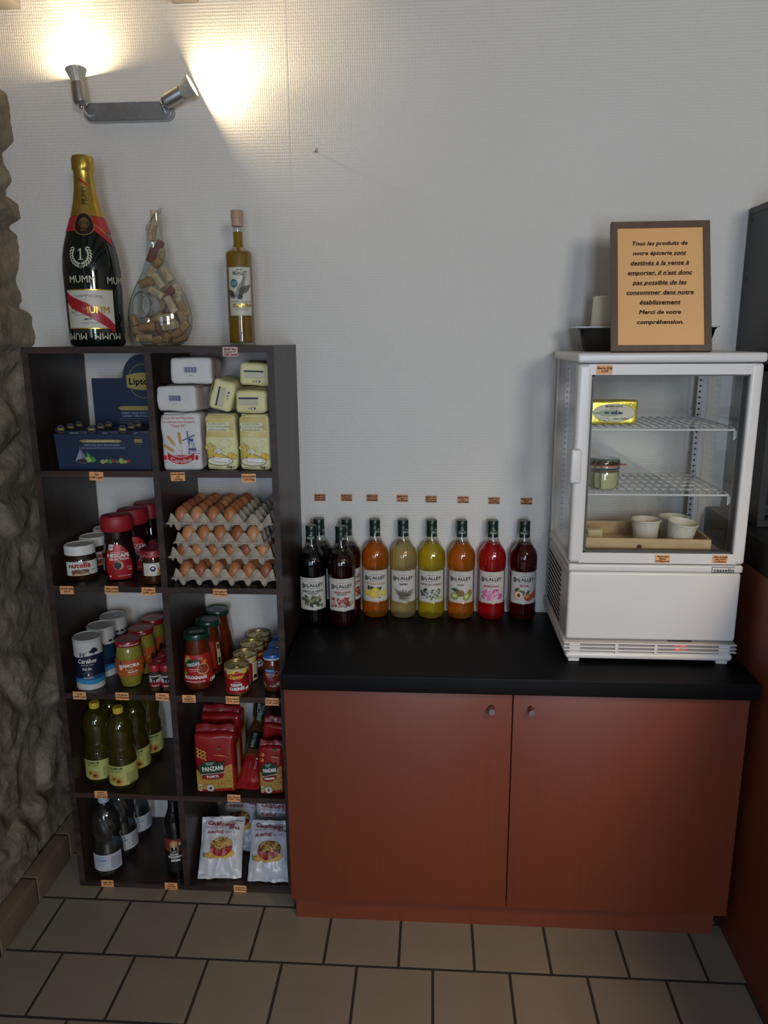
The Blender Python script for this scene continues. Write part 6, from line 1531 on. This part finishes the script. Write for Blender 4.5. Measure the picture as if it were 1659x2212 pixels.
for a in SY:
    b = syrup(a[0], a[1], a[2], a[3], a[4], (a[5][0], a[5][1], ZC), a[6], a[7], a[8], a[9], a[10])
    if a[0] == 'mint': mint = b
    if a[0] == 'grenadine': gren = b
copy_thing(mint, 'mint syrup bottle standing behind the front one, near the wallpaper', (-.3485, 2.2520, ZC), 1.6)
copy_thing(gren, 'grenadine syrup bottle standing behind the front one, near the wallpaper', (-.2625, 2.2520, ZC), .55)

# ------------------------------------------------------------------ price labels
PIN = M('#3a1c12', .6); PRE = M('#8f3a1c', .6); PBK = M('#5a2f1c', .6)
def price(x, y, z, lines, label, group, w=.0390, h=.0235, wall=False, tilt=0.0, mat=None):
    t = thing('price_label', label, 'price label', (x, y, z), group=group, rot=(0, tilt, 0))
    g = G()
    if wall: g.box(-w / 2 - .0022, -.0006, -h / 2 - .0022, w / 2 + .0022, 0, h / 2 + .0022, M('#d5c9bb', .15, coat=.5)); g.box(-w / 2, -.0009, -h / 2, w / 2, -.0006, h / 2, M('#c98a58', .25, coat=.5))
    else: g.box(-w / 2, -.0010, -h / 2, w / 2, -.0001, h / 2, mat or PAPER)
    c = g.build('card', t, 0)
    P = Print(); n = len(lines)
    if wall: P.frame(-w / 2 + .001, -h / 2 + .001, w / 2 - .001, h / 2 - .001, .0004, PBK)
    for k, s_ in enumerate(lines):
        P.text(s_, 0, h * (.30 - k * .30) if n > 2 else h * (.20 - k * .34), (.0046 if n > 2 else .0056), PRE if k == n - 1 and not wall else PIN, wmax=w * .92, shear=.3, bold=.0003)
    P.build('lettering', c, flat(-.0009 if wall else -.0010), eps=.00005, base=.0002)
YL = 1.9613
yl = YL
G1 = 'orange price labels on the shelf boards'
for (x, z, ls, d) in ((-.907, 1.292, ('Thé', '0,50€ | sachet'), 'for tea, under the navy tea display'), (-.682, 1.292, ('Farine blanche', 't55', '1,00 €/kg'), 'for flour, under the upright flour bag'), (-.489, 1.289, ('Sucre en poudre', '1,30 €/kg'), 'for sugar, under the right sugar bag'),
    (-1.023, .966, ('Nutella 400g', '3,60 €'), 'for hazelnut spread, under the spread jars'), (-.894, .968, ('Café soluble', '10,00€ | pièce'), 'for coffee, under the coffee jars'), (-.788, .966, ('Confiture', '2,00€ | pot'), 'for jam, under the jam jars'), (-.585, .964, ('Oeuf calibre M', '0,40 €/pièce'), 'for eggs, under the egg trays'),
    (-1.018, .644, ('Sel fin', '0,80€ | pièce'), 'for salt, under the salt canisters'), (-.891, .645, ('Moutarde', '2,60€/pièce'), 'for mustard, under the mustard jars'), (-.772, .646, ('Poivre', '2,30€ | pièce'), 'for pepper, under the pepper shakers'), (-.694, .642, ('Sauce', 'Bolognaise', '4,20€/pièce'), 'for bolognese, under the bolognese jars'), (-.567, .641, ('Sauce tomate', '1,20 € | pièce'), 'for tomato sauce, under the cans'), (-.452, .639, ('Pesto rosso', '3,20€ | pièce'), 'for pesto, under the pesto jars'),
    (-.984, .322, ('Huile de', 'Tournesol', '3,20€/bouteille'), 'for sunflower oil, under the oil bottles'), (-.579, .324, ('Pâte Panzani', '2,50€ | 500g'), 'for pasta, under the red pasta packets'), (-.992, .0130, ('Vinaigre Blanc', '1€ | litre'), 'for white vinegar, on the lowest board'), (-.791, .0130, ('Vinaigre', 'Balsamique', '3,60€ | litre'), 'for balsamic vinegar, on the lowest board'), (-.576, .0130, ('Cacahuète', '2,50€/sachet'), 'for peanuts, on the lowest board')):
    price(x, yl, z, ls, 'orange price label ' + d, G1, tilt=.02 * sin(x * 40))
price(-.522, yl, 1.6195, ('Bigallet Sapin', 'les Jours 35°', '26,80€ | bouteille'), 'pale price label on the top edge below the liqueur bottle', G1, h=.0235, mat=M('#d9b3a0', .5))
G2 = 'orange price labels stuck on the wallpaper above the syrups'
for (x, z, f, pr, d) in ((-.350, 1.167, 'Menthe verte', '6,80 €/bouteille', 'mint'), (-.266, 1.167, 'Grenadine', '6,80 €/bouteille', 'grenadine'), (-.186, 1.167, 'Citron Doux', '6,80 €/bouteille', 'lemon'), (-.092, 1.166, 'Sapin', '7,20 €/bouteille', 'fir'), (-.003, 1.164, 'Fleur de Sureau', '7,20 €/bouteille', 'elderflower'), (.096, 1.163, 'Kiwi', '6,80 €/bouteille', 'kiwi'), (.191, 1.161, 'Barbapapa', '6,80 €/bouteille', 'candyfloss'), (.290, 1.160, 'Pêche', '6,80 €/bouteille', 'peach')):
    price(x, WY - .0002, z, ('Bigallet Sirop', f, pr), 'price label on the wall above the %s syrup' % d, G2, w=.0345, h=.0215, wall=True)
G3 = 'orange price labels on the fridge door'
price(.418, FY0 - .0042, 1.5725, ('Beurre 250g', '3,25€'), 'orange price label at the top of the fridge door, above the butter', G3, w=.038, h=.0215)
price(.592, FY0 - .0042, 1.0945, ('Mayonnaise', 'Maison', '0,03€/gramme'), 'orange price label low on the fridge door, for mayonnaise', G3, w=.0375, h=.0205)
price(.736, FY0 - .0042, 1.0950, ('Chèvre de Sophie', 'GACHON', '2,50€/pièce'), 'orange price label low on the fridge door near the maker plate', G3, w=.0375, h=.0205)

# turn the labels of round jars and bottles towards the middle of the shop floor, as they stand in the shelf
for o in list(COL.objects):
    if o.parent is None and o.get('category') in ('jar', 'bottle', 'salt canister', 'pepper shaker', 'can'):
        o.rotation_euler.z += math.atan2(-o.location.x, o.location.y)
